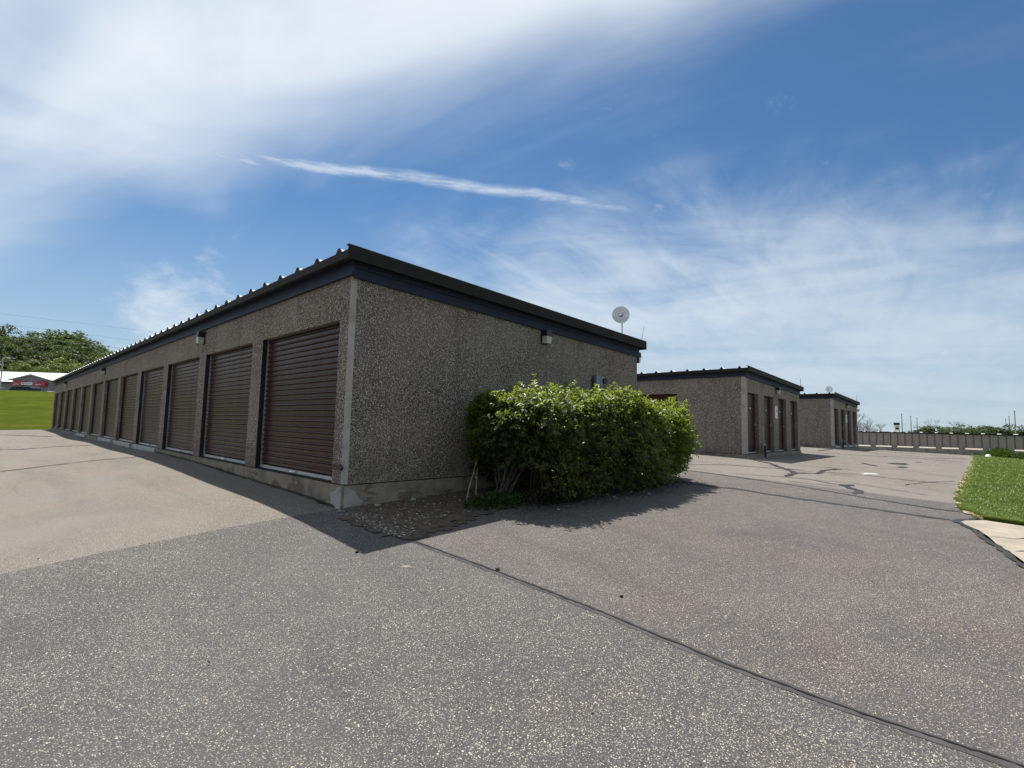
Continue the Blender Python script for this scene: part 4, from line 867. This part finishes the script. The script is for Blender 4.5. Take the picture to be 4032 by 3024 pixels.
# undergrowth that fills the wood between the trunks
def under():
    n = 26000; x = rng.uniform(-25, 75, n); y = rng.uniform(172, 300, n); z = H(x, y) + rng.random(n) ** 1.3 * 5.2; keep = (y > 172 + np.clip(x - 20, 0, 60) * .2); x, y, z = x[keep], y[keep], z[keep]; n = len(x)
    d = unit(rng.normal(0, 1, (n, 3))); up = unit(rng.normal(0, .6, (n, 3)) + np.array([0, -.3, 1])); L = rng.uniform(.6, 1.3, n); V, F = leaf_quads(np.stack([x, y, z], 1), d, up, L, L * .7); me = npmesh('undergrowth', V, F); tag(link('undergrowth', me, M['leafD']), 'dark undergrowth filling the hillside wood', 'undergrowth', kind='stuff')
under()
RT = [(202.3, 10.7, 6.5), (191, 8, 6.3), (219.3, 7.4, 6.3), (207.9, 4.8, 6.5), (216.5, 3.1, 6.6), (197.8, .9, 6.6), (226.6, -.4, 7.5), (221.9, -2.7, 7.3), (237.4, -4.4, 7.7), (218.1, -6, 7.3), (207.2, -9, 7.4), (222.9, -11, 7.8), (210.3, -12.3, 7.9), (187.5, 13.5, 4.0), (198, 17.4, 3.8), (212.3, -14.5, 8.1), (228.9, -17.4, 8.4), (205, -18, 8), (215, -21, 8), (200, 6, 5.4), (205, -3.4, 6.3), (212, 9.3, 5.4), (230, 1.5, 6.9), (234, -8, 8.1), (232, -13.5, 8.2), (230, 21, 3.6), (210, 24, 3.4)]
for i, (x, y, h) in enumerate(RT):
    plant('tree', x, y, h * (0.86 + .10 * math.sin(i * 2.3)), variants[i % 4], ('leafD', 'leafD', 'leafA', 'leafD')[i % 4], 'distant tree in the low green treeline beyond the long tan building', 'distant treeline on the right', random.uniform(1.2, 2.0))
plant('tree', 150.1, -7.2, 6.3, variants[2], 'leafD', 'dark round tree standing out in front of the distant treeline', None, 1.2)
plant('bare_tree', 111, 12.4, 6.6, bares[0], 'leafD', 'largest nearly leafless tree just right of the farthest building', None, 1.1)
plant('bare_tree', 118.1, 12.0, 5.8, bares[1], 'leafD', 'middle one of the three nearly leafless trees beside the farthest building', None, 1.1)
plant('bare_tree', 125.6, 10.6, 4.9, bares[0], 'leafD', 'smallest leafless tree standing apart right of the farthest building', None, 1.2)
plant('bare_tree', 256.5, 11.6, 9.4, bares[1], 'leafD', 'faint leafless tree rising behind the middle of the distant treeline', None, 1.1)
plant('bare_tree', 264, 3.8, 8.8, bares[0], 'leafD', 'faint leafless tree poking above the distant treeline further right', None, 1.1)

# ------------------------------------------------------------ long tan building behind the concrete blocks (right)
A0 = Vector((56.95, 3.75, 0)); A1 = Vector((60.4, -7.9, 0)); dv = (A1 - A0).normalized(); rzw = math.atan2(dv.y, dv.x)
start = A0 - dv * 12.0
T = empty('tan_building', (start.x, start.y, 0.0), rzw); tag(T, 'long low tan metal building with dark seams and a black eave along the right horizon', 'building')
# local: x along wall, +y away from the camera (left of dv), -y towards camera ?
sgn = 1.0 if (Vector((-dv.y, dv.x, 0)).dot(Vector((CAM.x, CAM.y, 0)) - A0) < 0) else -1.0
def yb(a, b): return (min(a * sgn, b * sgn), max(a * sgn, b * sgn))
PW = .56; npan = 62; pz0, pz1 = .37, 1.60
for k in range(npan):
    low = (k % 5 == 2) or (k % 5 == 4 and k % 2)
    low = k % 3 == 2
    y0, y1 = yb(0, .06); MB().box(k * PW + .06, (k + 1) * PW - .06, y0, y1, (.242 if low else pz0), pz1).obj('wall_panel', M['tan'], T)
    y0, y1 = yb(.025, .05); MB().box((k + 1) * PW - .0595, (k + 1) * PW + .0595, y0, y1, (pz0 + .002), pz1 - .002).obj('panel_seam', M['tand'], T)
y0, y1 = yb(-.03, 1.1); MB().box(-.2, npan * PW + .2, y0, y1, pz1 + .035, pz1 + .075).obj('roof_deck', M['galv'], T)
y0, y1 = yb(-.08, -.031); MB().box(-.2, npan * PW + .2, y0, y1, pz1 + .002, pz1 + .105).obj('eave_trim', M['gap'], T)
y0, y1 = yb(-.02, .04); MB().box(-.2, npan * PW + .2, y0, y1, pz1 - .04, pz1 + .0015).obj('head_rail', M['tan'], T)
rbm = MB().sweep([(-.08, 0, 0), (.08, 0, 0), (.015, 0, .045), (-.015, 0, .045)], (0, 0, 0), (0, 1.0 * sgn, .02)).mesh('roof_rib'); rbm.materials.append(M['wroof'])
cp = MB().box(-.06, .03, *yb(-.085, -.03), pz1 + .1055, pz1 + .145).mesh('rib_cap'); cp.materials.append(M['gap'])
for k in range(int(npan * PW / 1.12)):
    link('roof_rib', rbm, None, T, (k * 1.12 + .3, 0, pz1 + .076)); link('rib_cap', cp, None, T, (k * 1.12 + .3, 0, 0))
# slab added so the gaps under the panels show bright, level with block tops
y0, y1 = yb(.10, 9.0); MB().box(-1, npan * PW + 1, y0, y1, -.6, .238).obj('bright_gap_slab', M['slab'], T)
# retaining blocks, each a big concrete block
RB = empty('retaining_wall', (start.x, start.y, 0.0), rzw); tag(RB, 'low wall of big grey concrete blocks below the long tan building', 'retaining wall')
x = 0.0; k = 0
while x < npan * PW:
    L = random.choice((2.9, 3.0, 3.1)); g = -1.6; y0, y1 = yb(-.55 + random.uniform(-.03, .03), -.012); MB().box(x + .012, x + L - .012, y0, y1, g, .235 + random.uniform(-.012, .004)).obj('concrete_block', M['conc'], RB); x += L; k += 1

# ------------------------------------------------------------ poles and sign on the right horizon
for i, (x, y, z1, lb) in enumerate(((173.1, 12.1, 7.1, 'tallest of the three thin poles left of the distant treeline'), (200.2, 12.6, 7.3, 'middle one of the three thin poles left of the distant treeline'), (227.2, 13.3, 7.6, 'shortest of the three thin poles left of the distant treeline'), (166.3, -10.0, 7.6, 'tall thin pole rising above the treeline near the right edge'), (207.7, -9.8, 7.6, 'shorter thin pole just left of the tall one near the right edge'), (263, -9.9, 8.3, 'faintest thin pole above the right treeline'))):
    g = hz(x, y); o = empty('light_pole', (x, y, g)); tag(o, lb, 'pole', 'thin poles on the right horizon'); MB().tube([(0, 0, 0), (0, 0, z1 - g)], [.16, .09], 6).obj('shaft', M['pole'], o); MB().box(-.5, .5, -.12, .12, z1 - g - .02, z1 - g + .12).obj('head', M['pole'], o)
g = hz(147.3, 10.5); o = empty('roadside_sign', (147.3, 10.5, g), -.75); tag(o, 'white pylon sign with a dark top rising behind the tan building', 'sign')
MB().box(-.62, -.45, -.1, .1, 0, 3.6 - 0).box(.45, .62, -.1, .1, 0, 3.6).obj('leg', M['white'], o); MB().box(-.62, .62, -.12, .12, 3.61, 4.9).obj('board', M['white'], o); MB().box(-.66, .66, -.15, .15, 4.901, 5.45).obj('dark_panel', M['black'], o)
MB().box(-.4, .4, -.16, -.121, 3.9, 4.3).obj('lettering', M['black'], o)
g = hz(205, 8.5); o = empty('distant_house', (190, 9.3, hz(190, 9.3)), -.75); tag(o, 'low grey building in front of the distant treeline by the pylon sign', 'building'); MB().box(-4, 4, -2, 2, 0, 3.3).obj('wall', M['gwall'], o); MB().box(-4.3, 4.3, -2.3, 2.3, 3.301, 3.6).obj('roof', M['meter'], o)

# ------------------------------------------------------------ shop building on the left plateau
ang = math.atan2(cR.y, cR.x); O = Vector((4.05, 143.0)); g = hz(O.x, O.y) - .1
Sb = empty('shop_building', (O.x, O.y, g), ang); tag(Sb, 'low grey shop building with wide white roof and red awnings above the lawn', 'building')
# local: x to the right in view, -y towards the camera.  The wing front is y=0
ez, pz = 8.95 - g, 10.0 - g; hw = 4.15
MB().poly([(-hw, 0, 0), (hw, 0, 0), (hw, 0, ez), (0, 0, pz), (-hw, 0, ez)]).poly([(-hw, 12, 0), (-hw, 0, 0), (-hw, 0, ez), (-hw, 12, ez)]).poly([(hw, 0, 0), (hw, 12, 0), (hw, 12, ez), (hw, 0, ez)]).obj('wing_wall', M['gwall'], Sb)
MB().hexa([(-hw - 1.0, -.5, ez - .30), (0, -.5, pz - .02), (0, 11, pz - .02), (-hw - 1.0, 11, ez - .30)], [(-hw - 1.0, -.5, ez - .22), (0, -.5, pz + .10), (0, 11, pz + .10), (-hw - 1.0, 11, ez - .22)]).hexa([(0, -.5, pz - .02), (hw + 1.0, -.5, ez - .30), (hw + 1.0, 11, ez - .30), (0, 11, pz - .02)], [(0, -.5, pz + .10), (hw + 1.0, -.5, ez - .22), (hw + 1.0, 11, ez - .22), (0, 11, pz + .10)]).obj('wing_roof', M['wroof'], Sb)
for s_ in (-1, 1): MB().hexa([(0, -.56, pz - .16), (s_ * (hw + 1.05), -.56, ez - .46), (s_ * (hw + 1.05), -.51, ez - .46), (0, -.51, pz - .16)], [(0, -.56, pz + .02), (s_ * (hw + 1.05), -.56, ez - .26), (s_ * (hw + 1.05), -.51, ez - .26), (0, -.51, pz + .02)]).obj('barge_board', M['pole'], Sb)
MB().box(-30, 26, 6, 24, 0, ez - .25).obj('main_wall', M['gwall'], Sb)
MB().hexa([(-30.5, 5.2, ez - .3), (26, 5.2, ez - .3), (26, 14, 11.0 - g + .35), (-30.5, 14, 11.0 - g + .6)], [(-30.5, 5.2, ez - .2), (26, 5.2, ez - .2), (26, 14, 11.1 - g + .35), (-30.5, 14, 11.1 - g + .6)]).obj('main_roof', M['wroof'], Sb)
MB().hexa([(-30.5, 14.001, 11.0 - g + .6), (26, 14.001, 11.0 - g + .35), (26, 24, ez - .3), (-30.5, 24, ez - .3)], [(-30.5, 14.001, 11.1 - g + .6), (26, 14.001, 11.1 - g + .35), (26, 24, ez - .2), (-30.5, 24, ez - .2)]).obj('rear_roof', M['wroof'], Sb)
MB().box(-30, 26, 5.0, 5.15, ez - .55, ez - .32).obj('gutter', M['trim'], Sb)
for (a, b) in ((-3.35, -1.15), (1.15, 3.45)):
    MB().hexa([(a - .1, -1.1, ez - 1.35), (b + .1, -1.1, ez - 1.35), (b + .1, -.01, ez - 1.35), (a - .1, -.01, ez - 1.35)], [(a + .1, -.25, ez - .35), (b - .1, -.25, ez - .35), (b - .1, -.01, ez - .35), (a + .1, -.01, ez - .35)]).obj('awning', M['red'], Sb)
    for j in range(3):
        wx = a + .45 + j * .62; fr_ = MB().box(wx - .05, wx + .47, -.06, -.005, ez - 2.6, ez - 1.5).obj('window', M['gwall'], Sb); MB().box(wx, wx + .42, -.075, -.0605, ez - 2.55, ez - 1.55).obj('pane', M['meter'], fr_)
    q = MB(); 
    for j in range(7): q.box((a + b) / 2 - .62 + j * .18, (a + b) / 2 - .50 + j * .18, -1.115, -1.101, ez - 1.22, ez - 1.08)
    q.obj('awning_lettering', M['signw'], Sb)
MB().box(-1.15, 1.15, -.001, -.0, 0, 0) 
o = MB().box(-1.12, 1.12, -1.2, -1.02, ez - 1.25, ez - .72).obj('sign_board', M['signw'], Sb)
q = MB(); q.tube([(-.72, -1.215, ez - .985), (-.72, -1.201, ez - .985)], .20, 14)
for j in range(8): q.box(-.40 + j * .165, -.29 + j * .165, -1.215, -1.201, ez - 1.06, ez - .90)
q.obj('sign_lettering', M['meter'], Sb)
MB().box(.85, 1.0, -.3, -.15, 0, 1.1).obj('post', M['signw'], Sb)
# vehicles on the plateau
def car(loc, rz, L, Hh, paint, label, cat='car', van=True):
    o = empty('parked_car', loc, rz); tag(o, label, cat)
    W_ = .92; pr = [(-L / 2, .35), (-L / 2, .85), (-L / 2 + .08, 1.0), (-L / 2 + .95, 1.08), (-L / 2 + 1.75, Hh - .06), (-L / 2 + 2.2, Hh), (L / 2 - .35, Hh - .02), (L / 2 - .10, Hh - .25), (L / 2, 1.05), (L / 2, .40)]
    if not van: pr = [(-L / 2, .35), (-L / 2, .75), (-L / 2 + 1.0, .92), (-L / 2 + 1.7, Hh - .03), (-L / 2 + 2.9, Hh), (L / 2 - .7, .98), (L / 2, .9), (L / 2, .38)]
    n = len(pr); mb = MB(); mb.v = [(a, -W_, b) for a, b in pr] + [(a, W_, b) for a, b in pr]; mb.f = [tuple(range(n)), tuple(reversed(range(n, 2 * n)))] + [((i + 1) % n, i, n + i, n + (i + 1) % n) for i in range(n)]; mb.mi = [0] * len(mb.f); mb.obj('body', paint, o)
    w0 = -L / 2 + 1.35; w1 = L / 2 - (.35 if van else 1.3); k = 3
    for s_ in (-1, 1):
        for j in range(k):
            a = w0 + (w1 - w0) * j / k + .04; b = w0 + (w1 - w0) * (j + 1) / k - .04; y0 = s_ * W_; a2 = a + (.45 if j == 0 else 0)
            MB().hexa([(a, min(y0, y0 + s_ * .012), 1.10), (b, min(y0, y0 + s_ * .012), 1.10), (b, max(y0, y0 + s_ * .012), 1.10), (a, max(y0, y0 + s_ * .012), 1.10)], [(a2, min(y0, y0 + s_ * .012), Hh - .16), (b, min(y0, y0 + s_ * .012), Hh - .16), (b, max(y0, y0 + s_ * .012), Hh - .16), (a2, max(y0, y0 + s_ * .012), Hh - .16)]).obj('window', M['glassd'], o)
        MB().box(-L / 2 + 1.7, L / 2 - .3, s_ * .78 - .03, s_ * .78 + .03, Hh + .002, Hh + .05).obj('roof_rail', M['cars'], o)
        for xx in (-L / 2 + .85, L / 2 - .85):
            wh = MB().tube([(xx, s_ * (W_ - .2), .33), (xx, s_ * (W_ + .01), .33)], .33, 16).obj('wheel', M['tyre'], o); MB().tube([(xx, s_ * (W_ + .011), .33), (xx, s_ * (W_ + .02), .33)], .2, 12).obj('rim', M['cars'], wh)
        MB().box(-L / 2 - .01, -L / 2 + .1, s_ * .7 - .15, s_ * .7 + .15, .7, .85).obj('headlight', M['lens'], o)
    return o
car((1.6, 116.8, hz(1.6, 116.8) - .15), ang, 5.0, 1.78, M['carb'], 'dark blue minivan with silver roof edge, half hidden behind the crest of the lawn', 'minivan')
car((-2.5, 126.0, hz(-2.5, 126.0)), ang + .3, 4.5, 1.7, M['white'], 'white car at the left edge below the street lamps', van=False)
car((6.6, 131, hz(6.6, 131)), ang + 1.2, 4.4, 1.5, M['cars'], 'pale car just left of the far end of the nearest building', van=False)
car((7.2, 138, hz(7.2, 138)), ang + .2, 4.6, 1.6, M['carb'], 'dark car beside the right corner of the shop building', van=False)
# street lamps and wires
for (x, y, zt, lb, al) in ((-.9, 128.9, 12.0, 'taller street lamp with a curved arm at the left edge', 1.0), (-1.35, 150.5, 12.1, 'second street lamp further off at the left edge', .9)):
    g = hz(x, y); o = empty('street_lamp', (x, y, g), ang); tag(o, lb, 'street lamp', 'street lamps before the white roof'); MB().tube([(0, 0, 0), (0, 0, zt - g)], [.13, .09], 8).obj('pole', M['pole'], o); MB().tube([(0, 0, zt - g), (.5, 0, zt - g + .12), (1.1, 0, zt - g + .05)], .06, 6).obj('arm', M['pole'], o); MB().hexa([(.7, -.12, zt - g - .1), (1.35, -.12, zt - g - .1), (1.35, .12, zt - g - .1), (.7, .12, zt - g - .1)], [(.75, -.1, zt - g + .02), (1.3, -.1, zt - g + .02), (1.3, .1, zt - g + .02), (.75, .1, zt - g + .02)]).obj('lamp_head', M['lens'], o)
def wire(a, b, sag, r, mat, label):
    a = Vector(a); b = Vector(b); pts = [a.lerp(b, i / 24) - Vector((0, 0, sag * 4 * (i / 24) * (1 - i / 24))) for i in range(25)]; o = MB().tube([tuple(p - a) for p in pts], r, 4).obj('power_line', mat); o.location = a; tag(o, label, 'power line', 'power lines across the left hill')
def ext(a, b, k0, k1): a = Vector(a); b = Vector(b); return a + (b - a) * k0, a + (b - a) * k1
for a, b, r, mt, lb in (((-2.3, 72.3, 10.14), (7.3, 69.6, 9.65), .022, 'wire', 'brightest power line crossing in front of the wooded hill'), ((-2.3, 79.4, 12.14), (9.9, 75.4, 11.45), .009, 'wired', 'faint power line over the top of the wooded hill'), ((2.5, 74.3, 12.69), (10.7, 74.4, 12.77), .009, 'wired', 'highest faint power line in the sky above the wooded hill'), ((-2.1, 79.5, 9.24), (4.9, 72.3, 8.45), .014, 'wired', 'lowest power line in front of the wooded hill')):
    e0, e1 = ext(a, b, -3.0, 4.0); wire(e0, e1, 0.0, r, M[mt], lb)

# each tree's own label, by its order from the left as seen along the view
ORDN = 'first second third fourth fifth sixth seventh eighth ninth tenth eleventh twelfth thirteenth fourteenth fifteenth sixteenth seventeenth eighteenth nineteenth twentieth'.split()
ORDN += ['twenty-' + a for a in ORDN[:9]] + ['thirtieth'] + ['thirty-' + a for a in ORDN[:9]]
for grp, txt in (('trees along the hill crest', '%s leafy tree from the left along the crest of the left wooded hill'), ('trees on the hillside', '%s tree from the left in the middle band of the left wooded hillside'), ('trees behind the white roof', '%s low tree from the left on the slope just behind the white roof'), ('distant treeline on the right', '%s tree from the left in the distant treeline beyond the tan building')):
    L_ = [o for o in S.objects if o.get('group') == grp]
    L_.sort(key=lambda o: (o.location - CAM).dot(cR) / (o.location - CAM).dot(cF))
    for i, o in enumerate(L_): o['label'] = txt % ORDN[i]
